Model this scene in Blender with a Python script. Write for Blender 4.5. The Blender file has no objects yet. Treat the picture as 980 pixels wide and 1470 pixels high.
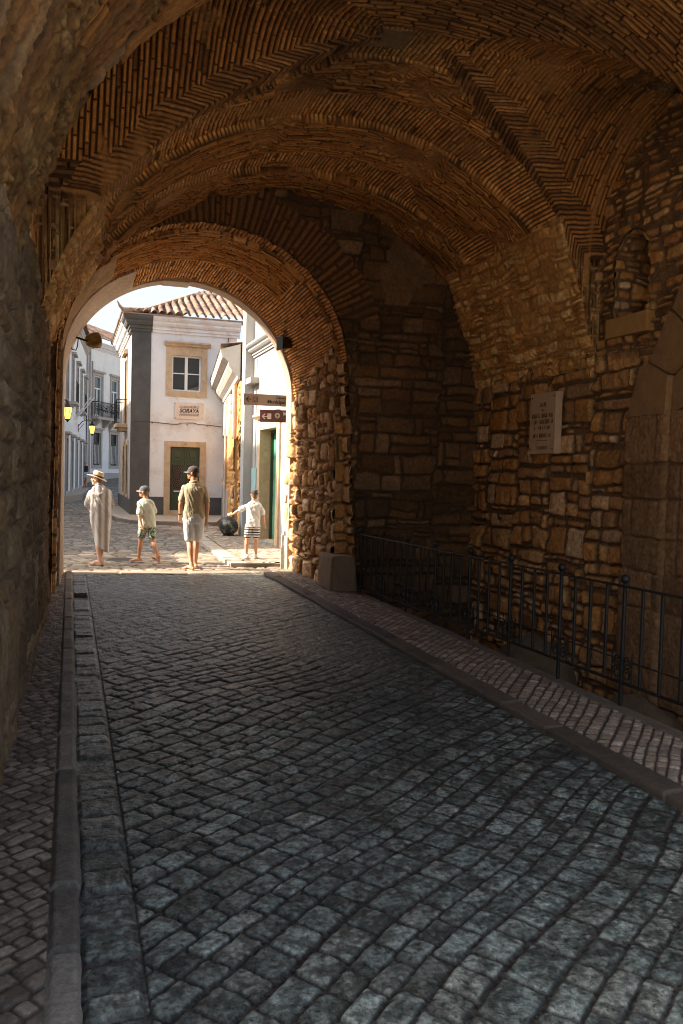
import bpy, bmesh, math, random
import numpy as np
from math import sin, cos, pi, radians, sqrt, atan2
from mathutils import Vector, Matrix

random.seed(7)
SC = bpy.context.scene
COL = SC.collection

# ------------------------------------------------------------------ tagging
def tag(o, label=None, cat=None, group=None, kind=None):
    if label: o['label'] = label
    if cat: o['category'] = cat
    if group: o['group'] = group
    if kind: o['kind'] = kind
    return o

def empty(name, loc=(0, 0, 0), rz=0.0, parent=None):
    o = bpy.data.objects.new(name, None)
    COL.objects.link(o)
    o.location = loc
    o.rotation_euler = (0, 0, rz)
    o.empty_display_size = .2
    if parent: o.parent = parent
    return o

def thing(name, label, cat, loc=(0, 0, 0), rz=0.0, group=None):
    return tag(empty(name, loc, rz), label, cat, group)

def link_mesh(name, me, mat=None, parent=None, smooth=False):
    o = bpy.data.objects.new(name, me)
    COL.objects.link(o)
    if mat is not None:
        me.materials.append(mat)
    if parent is not None:
        o.parent = parent
    if smooth:
        me.polygons.foreach_set('use_smooth', [True] * len(me.polygons))
    return o

def copy_tree(o, parent=None):
    c = o.copy()
    COL.objects.link(c)
    c.parent = parent
    for ch in list(o.children):
        copy_tree(ch, c)
    return c

# ------------------------------------------------------------------ noise
def h32(a, b=0, c=0, seed=0):
    a = np.asarray(a).astype(np.int64); b = np.asarray(b).astype(np.int64); c = np.asarray(c).astype(np.int64)
    x = (a * 374761393 + b * 668265263 + c * 2147483647 + seed * 974634151 + 12345) & 0xFFFFFFFF
    x = ((x ^ (x >> 13)) * 1274126177) & 0xFFFFFFFF
    x = ((x ^ (x >> 16)) * 2246822519) & 0xFFFFFFFF
    x = x ^ (x >> 15)
    return (x & 0xFFFFFF) / float(0x1000000)

def vnoise(x, y, seed=0):
    xi = np.floor(x); yi = np.floor(y)
    fx = x - xi; fy = y - yi
    fx = fx * fx * (3 - 2 * fx); fy = fy * fy * (3 - 2 * fy)
    a = h32(xi, yi, 0, seed); b = h32(xi + 1, yi, 0, seed)
    c = h32(xi, yi + 1, 0, seed); d = h32(xi + 1, yi + 1, 0, seed)
    return (a * (1 - fx) + b * fx) * (1 - fy) + (c * (1 - fx) + d * fx) * fy

def fbm(x, y, seed=0, octv=4, gain=.5):
    s = 0; amp = 1; tot = 0
    for i in range(octv):
        s = s + amp * vnoise(x * 2 ** i + 17.3 * i, y * 2 ** i - 9.1 * i, seed + i)
        tot += amp; amp *= gain
    return s / tot - .5            # about -0.5 .. 0.5

def sstep(a, b, x):
    t = np.clip((x - a) / (b - a), 0, 1)
    return t * t * (3 - 2 * t)

# ------------------------------------------------------------------ masonry patterns (return edge distance, ids)
def brick(u, v, th=.06, L=.28, seed=0, jit=.25):
    """rows along u, stacked in v.  returns d (m to the nearest joint), row id, col id"""
    vv = v + .25 * th * np.sin(v * 9.1 + seed) + th * .18 * np.sin(u * 3.1 + seed * 1.7)
    r = np.floor(vv / th)
    fv = vv - r * th
    dv = np.minimum(fv, th - fv)
    off = h32(r, 3, 1, seed) * L
    lr = L * (.75 + .6 * h32(r, 5, 2, seed))
    uu = (u + off) / lr
    k = np.floor(uu)
    def edge(kk): return (kk + jit * (h32(kk, r, 7, seed) - .5)) * lr
    e0 = edge(k); e1 = edge(k + 1)
    x = uu * lr
    lo = x < e0; hi = x >= e1
    k = k - lo + hi
    e0 = edge(k); e1 = edge(k + 1)
    du = np.minimum(x - e0, e1 - x)
    return du, dv, r, k

def rubble(u, v, rows, w=.26, seed=0, warp=.05, jit=.7, split=.25):
    """coursed rubble.  rows = array of course edges in v"""
    wu = u + warp * 2 * fbm(u * 3.3, v * 3.3, seed + 50, 3) + .25 * warp * fbm(u * 14, v * 14, seed + 70, 2)
    wv = v + warp * 2 * fbm(u * 2.6 + 40, v * 2.6, seed + 60, 3) + .25 * warp * fbm(u * 14 + 9, v * 14, seed + 80, 2)
    r = np.clip(np.searchsorted(rows, wv) - 1, 0, len(rows) - 2)
    lo = rows[r]; hi = rows[r + 1]
    hh = hi - lo
    wr = w * (.55 + .55 * hh / np.mean(np.diff(rows))) * (.8 + .5 * h32(r, 5, 2, seed))
    uu = wu / wr + 13.7 * h32(r, 1, 1, seed)
    k = np.floor(uu)
    def edge(kk): return kk + jit * (h32(kk, r, 7, seed) - .5)
    a = uu < edge(k); b = uu >= edge(k + 1)
    k = k - a + b
    e0 = edge(k); e1 = edge(k + 1)
    du = np.minimum(uu - e0, e1 - uu) * wr
    fu = (uu - (e0 + e1) / 2) / np.maximum(e1 - e0, .05)
    # some stones are two thin ones stacked
    sp = h32(k, r, 11, seed) < split
    mid = lo + hh * (.35 + .3 * h32(k, r, 12, seed))
    up = sp & (wv > mid)
    lo2 = np.where(up, mid, lo); hi2 = np.where(sp & ~up, mid, hi)
    dv = np.minimum(wv - lo2, hi2 - wv)
    fv = (wv - (lo2 + hi2) / 2) / np.maximum(hi2 - lo2, .02)
    return du, dv, r * 2 + up, k, fu, fv

def rnddist(du, dv, rad):
    """distance to the edge with rounded stone corners"""
    a = np.maximum(rad - du, 0); b = np.maximum(rad - dv, 0)
    return np.where((du < rad) & (dv < rad), rad - np.sqrt(a * a + b * b), np.minimum(du, dv))

def courses(lo, hi, mean, var, seed=0):
    rr = random.Random(seed)
    e = [lo]
    while e[-1] < hi:
        e.append(e[-1] + mean * (1 + var * (rr.random() * 2 - 1)))
    return np.array(e)

def pal(ids, cols, seed=0):
    """pick a colour per stone from a palette, with a little drift"""
    cols = np.array(cols, float)
    t = h32(ids[0], ids[1], 21, seed) * (len(cols) - 1e-6)
    i = np.floor(t).astype(int); f = (t - i)[..., None]
    j = np.minimum(i + 1, len(cols) - 1)
    c = cols[i] * (1 - .5 * f) + cols[j] * .5 * f
    return c * (.8 + .4 * h32(ids[0], ids[1], 22, seed))[..., None]

# ------------------------------------------------------------------ relief surfaces
def relief(name, P, H=None, col=None, mat=None, parent=None, mask=None, flip=False, smooth=True):
    """P (n,m,3) grid, displaced along its normals by H (n,m); col (n,m,3) -> point colour 'Col'"""
    P = np.asarray(P, float)
    n, m = P.shape[:2]
    if H is not None:
        du = np.gradient(P, axis=0); dv = np.gradient(P, axis=1)
        N = np.cross(du, dv)
        N /= np.maximum(np.linalg.norm(N, axis=2, keepdims=True), 1e-9)
        if flip: N = -N
        P = P + N * H[..., None]
    idx = np.arange(n * m).reshape(n, m)
    q = np.stack([idx[:-1, :-1], idx[1:, :-1], idx[1:, 1:], idx[:-1, 1:]], -1)
    if flip: q = q[..., ::-1]
    if mask is not None:
        mk = mask[:-1, :-1] & mask[1:, :-1] & mask[1:, 1:] & mask[:-1, 1:]
        q = q[mk]
    q = q.reshape(-1, 4)
    V = P.reshape(-1, 3)
    C = None if col is None else np.broadcast_to(col, (n, m, 3)).reshape(-1, 3)
    if mask is not None:
        used = np.zeros(len(V), bool); used[q.ravel()] = True
        remap = np.cumsum(used) - 1
        V = V[used]; q = remap[q]
        if C is not None: C = C[used]
    me = bpy.data.meshes.new(name)
    nf = len(q)
    me.vertices.add(len(V)); me.vertices.foreach_set('co', V.astype(np.float32).ravel())
    me.loops.add(nf * 4); me.loops.foreach_set('vertex_index', q.astype(np.int32).ravel())
    me.polygons.add(nf)
    me.polygons.foreach_set('loop_start', np.arange(0, nf * 4, 4, dtype=np.int32))
    try:
        me.polygons.foreach_set('loop_total', np.full(nf, 4, dtype=np.int32))
    except Exception:
        pass
    if smooth:
        me.polygons.foreach_set('use_smooth', np.ones(nf, bool))
    if C is not None:
        at = me.attributes.new('Col', 'FLOAT_COLOR', 'POINT')
        rgba = np.ones((len(V), 4), np.float32); rgba[:, :3] = C
        at.data.foreach_set('color', rgba.ravel())
    me.update(calc_edges=True)
    return link_mesh(name, me, mat, parent)

def grid(a, b):
    return np.meshgrid(np.asarray(a, float), np.asarray(b, float), indexing='ij')

# ------------------------------------------------------------------ mesh builder
class MB:
    def __init__(s): s.v = []; s.f = []
    def add(s, v, f):
        o = len(s.v)
        s.v += [tuple(map(float, p)) for p in v]
        s.f += [tuple(i + o for i in q) for q in f]
        return s
    def quad(s, *p): return s.add(p, [tuple(range(len(p)))])
    def box(s, x0, x1, y0, y1, z0, z1, b=0.0):
        if b <= 0:
            v = [(x0, y0, z0), (x1, y0, z0), (x1, y1, z0), (x0, y1, z0), (x0, y0, z1), (x1, y0, z1), (x1, y1, z1), (x0, y1, z1)]
            return s.add(v, [(3, 2, 1, 0), (4, 5, 6, 7), (0, 1, 5, 4), (1, 2, 6, 5), (2, 3, 7, 6), (3, 0, 4, 7)])
        bm = bmesh.new()
        bmesh.ops.create_cube(bm, size=1)
        for q in bm.verts:
            q.co = Vector(((x0 + x1) / 2 + q.co.x * (x1 - x0), (y0 + y1) / 2 + q.co.y * (y1 - y0), (z0 + z1) / 2 + q.co.z * (z1 - z0)))
        bmesh.ops.bevel(bm, geom=list(bm.edges), offset=b, segments=2, affect='EDGES', profile=.6)
        return s.bm(bm)
    def bm(s, bm, M=None):
        bm.verts.ensure_lookup_table(); bm.verts.index_update()
        vs = [(M @ q.co) if M is not None else q.co for q in bm.verts]
        s.add(vs, [tuple(q.index for q in f.verts) for f in bm.faces])
        bm.free(); return s
    def tube(s, pts, r, n=8, cap=True, up=None):
        """tube through pts; r a number or list of numbers or (ru, rv) pairs"""
        pts = [Vector(p) for p in pts]
        rs = r if isinstance(r, (list, tuple)) and len(r) == len(pts) and not (len(r) == 2 and len(pts) != 2) else [r] * len(pts)
        ring = []
        prev = None
        for i, p in enumerate(pts):
            t = (pts[min(i + 1, len(pts) - 1)] - pts[max(i - 1, 0)])
            t = t.normalized() if t.length > 1e-9 else Vector((0, 0, 1))
            ref = Vector(up) if up is not None else (prev if prev is not None else (Vector((0, 1, 0)) if abs(t.y) < .9 else Vector((1, 0, 0))))
            b = ref - t * ref.dot(t)
            if b.length < 1e-6: b = Vector((1, 0, 0)) - t * t.x
            b.normalize(); a = b.cross(t).normalized(); prev = b
            ra, rb = (rs[i] if isinstance(rs[i], (tuple, list)) else (rs[i], rs[i]))
            ring.append([p + a * (ra * cos(2 * pi * k / n)) + b * (rb * sin(2 * pi * k / n)) for k in range(n)])
        v = [q for R in ring for q in R]
        f = []
        for i in range(len(ring) - 1):
            for k in range(n):
                f.append((i * n + k, i * n + (k + 1) % n, (i + 1) * n + (k + 1) % n, (i + 1) * n + k))
        if cap:
            f.append(tuple(range(n))[::-1]); f.append(tuple((len(ring) - 1) * n + k for k in range(n)))
        return s.add(v, f)
    def ball(s, c, r, n=12, m=8, M=None):
        rx, ry, rz = r if isinstance(r, (tuple, list)) else (r, r, r)
        v = []; f = []
        for i in range(m + 1):
            th = pi * i / m
            for k in range(n):
                p = Vector((rx * sin(th) * cos(2 * pi * k / n), ry * sin(th) * sin(2 * pi * k / n), rz * cos(th)))
                if M is not None: p = M @ p
                v.append(Vector(c) + p)
        for i in range(m):
            for k in range(n):
                f.append((i * n + k, (i + 1) * n + k, (i + 1) * n + (k + 1) % n, i * n + (k + 1) % n))
        return s.add(v, f)
    def lathe(s, c, prof, n=16):
        v = []; f = []
        for (r, z) in prof:
            for k in range(n):
                v.append((c[0] + r * cos(2 * pi * k / n), c[1] + r * sin(2 * pi * k / n), c[2] + z))
        for i in range(len(prof) - 1):
            for k in range(n):
                f.append((i * n + k, i * n + (k + 1) % n, (i + 1) * n + (k + 1) % n, (i + 1) * n + k))
        f.append(tuple(range(n))[::-1]); f.append(tuple((len(prof) - 1) * n + k for k in range(n)))
        return s.add(v, f)
    def prism(s, poly, axis, a, b):
        """extrude a 2-D polygon along axis from a to b"""
        def P(p, t):
            return {'x': (t, p[0], p[1]), 'y': (p[0], t, p[1]), 'z': (p[0], p[1], t)}[axis]
        n = len(poly)
        v = [P(p, a) for p in poly] + [P(p, b) for p in poly]
        f = [tuple(range(n))[::-1], tuple(range(n, 2 * n))]
        f += [(i, (i + 1) % n, n + (i + 1) % n, n + i) for i in range(n)]
        return s.add(v, f)
    def build(s, name, mat=None, parent=None, smooth=False, recalc=True):
        me = bpy.data.meshes.new(name)
        me.from_pydata(s.v, [], s.f)
        if recalc:
            bm = bmesh.new(); bm.from_mesh(me)
            bmesh.ops.recalc_face_normals(bm, faces=bm.faces)
            bm.to_mesh(me); bm.free()
        me.update()
        return link_mesh(name, me, mat, parent, smooth)

def wall_holes(mb, w, h, holes, depth=.18, z0=0.0, y=0.0):
    """front wall sheet in local x/z (facing -y) with rectangular openings and their reveals"""
    xs = sorted({0.0, w} | {a for q in holes for a in q[:2]})
    zs = sorted({z0, h} | {a for q in holes for a in q[2:]})
    for i in range(len(xs) - 1):
        for j in range(len(zs) - 1):
            cx = (xs[i] + xs[i + 1]) / 2; cz = (zs[j] + zs[j + 1]) / 2
            if any(q[0] < cx < q[1] and q[2] < cz < q[3] for q in holes): continue
            mb.quad((xs[i], y, zs[j]), (xs[i + 1], y, zs[j]), (xs[i + 1], y, zs[j + 1]), (xs[i], y, zs[j + 1]))
    for (a, b, c, d) in holes:
        mb.quad((a, y, c), (a, y, d), (a, y + depth, d), (a, y + depth, c))
        mb.quad((b, y, c), (b, y + depth, c), (b, y + depth, d), (b, y, d))
        mb.quad((a, y, d), (b, y, d), (b, y + depth, d), (a, y + depth, d))
        mb.quad((a, y, c), (a, y + depth, c), (b, y + depth, c), (b, y, c))
    return mb

# ------------------------------------------------------------------ materials
def mat(name, c1, c2=None, scale=6.0, rough=.8, bump=0.0, bscale=40.0, attr=False, metal=0.0, contrast=.5, detail=6.0,
        stretch=(1, 1, 1), emit=None, estr=0.0, spec=.5, c3=None, s3=1.2, amt3=.5, gen='Object', rvar=0.0):
    m = bpy.data.materials.new(name); m.use_nodes = True
    nt = m.node_tree; N = nt.nodes; L = nt.links
    bs = N['Principled BSDF']
    bs.inputs['Roughness'].default_value = rough
    bs.inputs['Metallic'].default_value = metal
    if 'Specular IOR Level' in bs.inputs: bs.inputs['Specular IOR Level'].default_value = spec
    tc = N.new('ShaderNodeTexCoord'); mp = N.new('ShaderNodeMapping')
    mp.inputs['Scale'].default_value = stretch
    L.new(tc.outputs[gen], mp.inputs['Vector'])
    nz = N.new('ShaderNodeTexNoise'); nz.inputs['Scale'].default_value = scale; nz.inputs['Detail'].default_value = detail
    nz.inputs['Roughness'].default_value = .65
    L.new(mp.outputs[0], nz.inputs['Vector'])
    rp = N.new('ShaderNodeValToRGB')
    lo = .5 - .35 * (1 - contrast) - .02; hi = .5 + .35 * (1 - contrast) + .02
    rp.color_ramp.elements[0].position = lo; rp.color_ramp.elements[1].position = hi
    if attr:
        c2 = c2 or (1.25, 1.25, 1.25)
    c2 = c2 or tuple(x * .75 for x in c1)
    rp.color_ramp.elements[0].color = (*c1, 1); rp.color_ramp.elements[1].color = (*c2, 1)
    L.new(nz.outputs['Fac'], rp.inputs['Fac'])
    out = rp.outputs['Color']
    if attr:
        at = N.new('ShaderNodeAttribute'); at.attribute_name = 'Col'
        mx = N.new('ShaderNodeMix'); mx.data_type = 'RGBA'; mx.blend_type = 'MULTIPLY'
        mx.inputs['Factor'].default_value = 1
        L.new(at.outputs['Color'], mx.inputs['A']); L.new(out, mx.inputs['B'])
        out = mx.outputs['Result']
    if c3 is not None:
        n3 = N.new('ShaderNodeTexNoise'); n3.inputs['Scale'].default_value = s3; n3.inputs['Detail'].default_value = 8
        n3.inputs['Roughness'].default_value = .7
        L.new(mp.outputs[0], n3.inputs['Vector'])
        r3 = N.new('ShaderNodeValToRGB'); r3.color_ramp.elements[0].position = .52; r3.color_ramp.elements[1].position = .66
        L.new(n3.outputs['Fac'], r3.inputs['Fac'])
        ml = N.new('ShaderNodeMath'); ml.operation = 'MULTIPLY'; ml.inputs[1].default_value = amt3
        L.new(r3.outputs['Color'], ml.inputs[0])
        m3 = N.new('ShaderNodeMix'); m3.data_type = 'RGBA'
        L.new(ml.outputs[0], m3.inputs['Factor']); L.new(out, m3.inputs['A']); m3.inputs['B'].default_value = (*c3, 1)
        out = m3.outputs['Result']
    L.new(out, bs.inputs['Base Color'])
    if rvar:
        mr = N.new('ShaderNodeMapRange'); mr.inputs['To Min'].default_value = rough - rvar; mr.inputs['To Max'].default_value = rough + rvar
        L.new(nz.outputs['Fac'], mr.inputs['Value']); L.new(mr.outputs[0], bs.inputs['Roughness'])
    if bump:
        nb = N.new('ShaderNodeTexNoise'); nb.inputs['Scale'].default_value = bscale; nb.inputs['Detail'].default_value = 5
        nb.inputs['Roughness'].default_value = .6
        L.new(mp.outputs[0], nb.inputs['Vector'])
        bp = N.new('ShaderNodeBump'); bp.inputs['Strength'].default_value = min(bump, 1.0); bp.inputs['Distance'].default_value = .01 * max(1, bump)
        L.new(nb.outputs['Fac'], bp.inputs['Height']); L.new(bp.outputs[0], bs.inputs['Normal'])
    if emit is not None:
        bs.inputs['Emission Color'].default_value = (*emit, 1); bs.inputs['Emission Strength'].default_value = estr
    return m

def glass_mat(name, c=(.03, .035, .04), rough=.06):
    m = bpy.data.materials.new(name); m.use_nodes = True
    bs = m.node_tree.nodes['Principled BSDF']
    bs.inputs['Base Color'].default_value = (*c, 1); bs.inputs['Roughness'].default_value = rough
    return m

def text_obj(name, body, size, M, mat_, parent, shear=0.0, bold=0.0, align='CENTER', depth=.002, sx=1.0):
    cu = bpy.data.curves.new(name + '_font', 'FONT')
    cu.body = body; cu.size = size; cu.shear = shear; cu.offset = bold
    cu.align_x = align; cu.align_y = 'CENTER'; cu.extrude = depth; cu.resolution_u = 3
    tmp = bpy.data.objects.new(name, cu); COL.objects.link(tmp)
    dg = bpy.context.evaluated_depsgraph_get()
    me = bpy.data.meshes.new_from_object(tmp.evaluated_get(dg))
    bpy.data.objects.remove(tmp, do_unlink=True)
    me.transform(Matrix.Diagonal((sx, 1, 1, 1))); me.transform(M)
    me.materials.clear()
    return link_mesh(name, me, mat_, parent)
# ================================================================== materials used in several places
M_STONE = mat('rubble_stone', (.55, .52, .5), (1.5, 1.45, 1.4), scale=22, rough=.88, bump=.8, bscale=60, attr=True, contrast=.3)
M_BRICK = mat('vault_brick', (.6, .55, .5), (1.45, 1.4, 1.35), scale=18, rough=.9, bump=.7, bscale=70, attr=True, contrast=.3)
M_ROAD = mat('granite_setts', (.28, .29, .29), (2.0, 2.08, 2.08), scale=40, rough=.38, bump=1.0, bscale=85, attr=True, contrast=.6, detail=8, rvar=.18)
M_CALC = mat('limestone_setts', (.6, .58, .56), (1.4, 1.38, 1.35), scale=50, rough=.72, bump=.7, bscale=90, attr=True, contrast=.35)
M_PLAZA = mat('plaza_setts', (.72, .7, .68), (1.28, 1.26, 1.22), scale=9, rough=.8, bump=.5, bscale=60, attr=True, contrast=.3)
M_LIME = mat('worn_limestone', (.42, .33, .24), (.55, .45, .34), scale=9, rough=.85, bump=.6, bscale=45, c3=(.25, .18, .12), s3=3, amt3=.5)
M_BLOCK = mat('pier_block_stone', (.20, .135, .08), (.36, .26, .16), scale=7, rough=.9, bump=.9, bscale=38, c3=(.10, .075, .05), s3=2.2, amt3=.6)
M_IRON = mat('black_iron', (.008, .008, .009), (.018, .016, .015), scale=30, rough=.5, bump=.3, bscale=90, metal=.3)
M_PLASTER = mat('pale_frame_plaster', (.40, .285, .205), (.48, .36, .27), scale=4, rough=.9, bump=.4, bscale=50, c3=(.36, .25, .17), s3=2.5, amt3=.5)
M_DARKMORTAR = mat('dark_backing', (.05, .035, .025), rough=1)

MORTAR = np.array((.165, .092, .042))
BMORTAR = np.array((.085, .038, .012))
HX, HZ, HR = 2.93, 2.35, 3.33          # main barrel: circle centre x, z and radius
YC, CR, CZ = 7.1, 1.36, 4.30           # cross cell: axis y, radius, springing height
LIGHT_CUT = 2.4                            # hall cut open ahead of the viewer, out of frame, to let in light
YEND = 11.45                           # inner face of the end wall

# ------------------------------------------------------------------ gatehouse
gate = thing('vaulted_gatehouse', 'brown stone gatehouse passage with ribbed brick vault and round arch', 'gatehouse', (0, 0, 0))

def stone_relief(u, v, rows, w, seed, palette, A=.05, panel=0.0, ub=1.0, rad=.05, joint=.012, off=.03, rough=.02, warp=.05, split=.25, mortar=MORTAR, erode=0.0, jit=.7):
    dp = None
    if panel:                                   # courses do not run through: they jump every metre or so
        up_ = u + .34 * fbm(u * 1.9, v * 2.6, seed + 40, 4)
        pj = up_ / panel
        pi_ = np.floor(pj); dp = np.minimum(pj - pi_, pi_ + 1 - pj) * panel
        vj = (v + .06 * fbm(u * 3, v * 3, seed + 41, 3)) / .55 + h32(pi_, 2, 2, seed); dvp = np.minimum(vj - np.floor(vj), np.floor(vj) + 1 - vj) * .55
        v = v + .30 * (h32(pi_, np.floor(vj), 4, seed) - .5); dp = np.minimum(dp, dvp * 1.0)
        seed_u = 5.3 * h32(pi_, np.floor(vj), 8, seed)
        du, dv, r, k, fu, fv = rubble(u + seed_u, v, rows, w, seed, warp, jit, split)
        du = np.minimum(du, dp)
    else:
        du, dv, r, k, fu, fv = rubble(u, v, rows, w, seed, warp, jit, split)
    du = du * ub
    d = rnddist(du, dv, max(rad, min(.046, .26 * float(np.mean(np.diff(rows))))))
    e = np.clip((d - joint) / rad, 0, 1)
    prof = np.sqrt(np.clip(1 - (1 - e) ** 2, 0, 1))
    st = (r, k)
    h = A * prof + off * (h32(r, k, 31, seed) - .5) * sstep(0, .3, e)
    ta = h32(r, k, 33, seed) - .5; tb = h32(r, k, 34, seed) - .5
    tilt = A * sstep(0, .4, e) * (1.5 * ta * fu + 1.5 * tb * fv - .5 * np.abs(fu * (1 + ta) + fv * tb))
    # broken faces: a second, coarser facet per stone
    tilt = tilt - A * .55 * np.clip(ta * 2 * fu + (tb + .3) * 2 * fv - .12, 0, .5) * (h32(r, k, 35, seed) < .6)
    h = h + rough * fbm(u * 9, v * 9, seed + 5, 5, .64) + .018 * fbm(u * 34, v * 34, seed + 6, 3, .6) + tilt
    c = pal(st, palette, seed)
    c = c * (.78 + .62 * np.clip(fbm(u * 16, v * 16, seed + 7, 4, .65) + .36, 0, 1))[..., None]
    t = sstep(0, .35, e)[..., None]
    mm = mortar * (.8 + .5 * vnoise(u * 7, v * 7, seed + 9))[..., None]
    col = mm * (1 - t) + c * t
    if erode:                                   # old render smeared over the stones
        p = sstep(-.03, .12, fbm(u * 1.3, v * 1.3, seed + 91, 4) + erode - .15)
        h = h * (1 - .75 * p) + p * (.045 + .035 * fbm(u * 6, v * 6, seed + 92, 5, .6))
    return h, col

def brick_relief(u, v, th, L, seed, palette, A=.019, joint=.006, off=.022, mortar=BMORTAR, rough=.014):
    du, dv, r, k = brick(u, v, th, L, seed)
    d = np.minimum(du, dv)
    e = sstep(joint * .5, joint * .5 + .013, d)
    miss = h32(r, k, 41, seed) < .035
    h = A * e + off * (h32(r, k, 31, seed) - .5) * e - .03 * miss * e
    h = h + rough * fbm(u * 12, v * 12, seed + 5, 4, .6)
    c = pal((r, k), palette, seed) * np.where(miss, .45, 1.)[..., None]
    col = mortar * (1 - e[..., None]) + c * e[..., None]
    return h, col

WARM = [(.54, .255, .072), (.62, .335, .115), (.42, .19, .052), (.70, .43, .19), (.58, .29, .082), (.30, .14, .042), (.76, .54, .32), (.47, .235, .075)]
GREYB = [(.145, .10, .054), (.205, .152, .092), (.10, .068, .037), (.26, .205, .135), (.16, .107, .054)]
BRK = [(.68, .30, .075), (.58, .245, .06), (.74, .36, .10), (.46, .185, .045), (.70, .315, .08)]
BRKL = [(.80, .415, .13), (.72, .35, .10), (.84, .48, .17), (.64, .28, .075)]

# ---- right wall (stone), runs down into the pit
def right_wall():
    yy = np.arange(5.2, 11.56, .0115); zz = np.arange(-1.06, 5.75, .0115)
    Y, Z = grid(yy, zz)
    rows = courses(-1.1, 5.9, .215, .62, 3)
    h, c = stone_relief(Y, Z, rows, .33, 3, WARM, A=.058, rad=.034, joint=.010, off=.06, rough=.045, warp=.045, split=.2, jit=.95, panel=.85, ub=.6)
    # upper part: smaller conglomerate, smeared with old mortar
    rows2 = courses(-1.1, 5.9, .10, .5, 8)
    h2, c2 = stone_relief(Y, Z, rows2, .19, 8, WARM[:5], panel=.7, ub=.6, A=.04, rad=.035, off=.04, rough=.07, warp=.05, erode=.12)
    t = sstep(3.0, 3.25, Z + .35 * fbm(Y * 1.5, Z * 1.5, 4))
    h = h * (1 - t) + h2 * t; c = c * (1 - t[..., None]) + c2 * t[..., None]
    h += .05 * fbm(Y * .9, Z * .9, 77, 3)
    X = np.full_like(Y, 5.86)
    # arched niche opening
    nz0, nz1, na, nb = 3.36, 4.12, 7.52, 8.14
    cy = (na + nb) / 2; hw = (nb - na) / 2
    inside = (np.abs(Y - cy) < hw + .03 * fbm(Z * 6, Y * 0, 5)) & (Z > nz0) & (Z < nz1)
    inside |= (((Y - cy) / hw) ** 2 + ((Z - nz1) / .36) ** 2 < 1) & (Z >= nz1)
    relief('right_wall', np.stack([X, Y, Z], -1), h, c, M_STONE, gate, mask=~inside, flip=True)
    # niche reveal and back
    pts = [(na, nz0), (na, nz1)] + [(cy - hw * cos(a), nz1 + .36 * sin(a)) for a in np.linspace(0, pi, 14)][1:-1] + [(nb, nz1), (nb, nz0)]
    pts = np.array(pts)
    seg = np.r_[0, np.cumsum(np.linalg.norm(np.diff(pts, axis=0), axis=1))]
    s = np.arange(0, seg[-1], .014); py = np.interp(s, seg, pts[:, 0]); pz = np.interp(s, seg, pts[:, 1])
    dx = np.arange(-.05, .62, .014)
    S, D = grid(s, dx)
    P = np.stack([5.86 + D, np.interp(S, seg, pts[:, 0]), np.interp(S, seg, pts[:, 1])], -1)
    hh, cc = stone_relief(D + 3, S, courses(-.2, 4, .15, .4, 12), .2, 12, WARM, A=.03, rad=.04, off=.03)
    nic = relief('niche', P, hh, cc, M_STONE, gate, flip=False)
    mb = MB(); mb.quad((6.42, na - .1, nz0 - .1), (6.42, nb + .1, nz0 - .1), (6.42, nb + .1, 4.6), (6.42, na - .1, 4.6))
    mb.build('niche_back', M_BLOCK, nic)
    MB().box(5.74, 6.4, 7.46, 8.17, 3.33, 3.545, .012).build('niche_sill', mat('sill_stone', (.42, .215, .065), (.52, .29, .10), scale=8, rough=.9, bump=.5), nic)
right_wall()

# ---- block pier at the right, with the springer stones of a side doorway
def pier():
    plan = np.array([(5.98, 7.66), (5.70, 7.63), (5.675, 7.60), (5.675, 7.01), (5.69, 6.985), (5.715, 6.97), (5.735, 5.8)])
    seg = np.r_[0, np.cumsum(np.linalg.norm(np.diff(plan, axis=0), axis=1))]
    S, Z = grid(np.arange(0, seg[-1], .0105), np.arange(-1.05, 2.45, .0115))
    rows = np.array([-1.3, -.55, .42, .80, 1.16, 1.56, 1.92, 2.60])
    h, c = stone_relief(S + .33, Z, rows, .85, 91, [(.25, .125, .045), (.18, .09, .034), (.30, .16, .065), (.21, .115, .05)], A=.035, rad=.035, joint=.006, off=.02, rough=.035, warp=.018, split=.05, jit=.5)
    stain = sstep(.02, .25, fbm(S * 1.6, Z * .9, 192, 4))[..., None]
    c = c * (1 - .5 * stain)
    relief('corner_pier', np.stack([np.interp(S, seg, plan[:, 0]), np.interp(S, seg, plan[:, 1]), Z], -1), h, c, M_STONE, gate, flip=False)
    mb = MB()
    mb = MB()
    mb.prism([(7.58, 2.42), (7.40, 2.93), (7.27, 2.95), (6.97, 2.80), (6.985, 2.42)], 'x', 5.64, 5.95)
    mb.prism([(7.28, 2.97), (7.02, 3.45), (6.6, 3.1), (6.97, 2.82)], 'x', 5.67, 5.95)
    mb.prism([(6.96, 2.78), (6.58, 3.05), (6.3, 2.7), (6.965, 2.42)], 'x', 5.71, 5.95)
    mb.prism([(7.0, 3.47), (6.75, 3.95), (6.2, 3.5), (6.58, 3.12)], 'x', 5.69, 5.95)
    mb.build('springer_stone', mat('springer_stone', (.27, .135, .048), (.37, .205, .088), scale=8, rough=.9, bump=.7, bscale=50, c3=(.15, .10, .06), s3=3, amt3=.5), gate)
pier()

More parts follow.
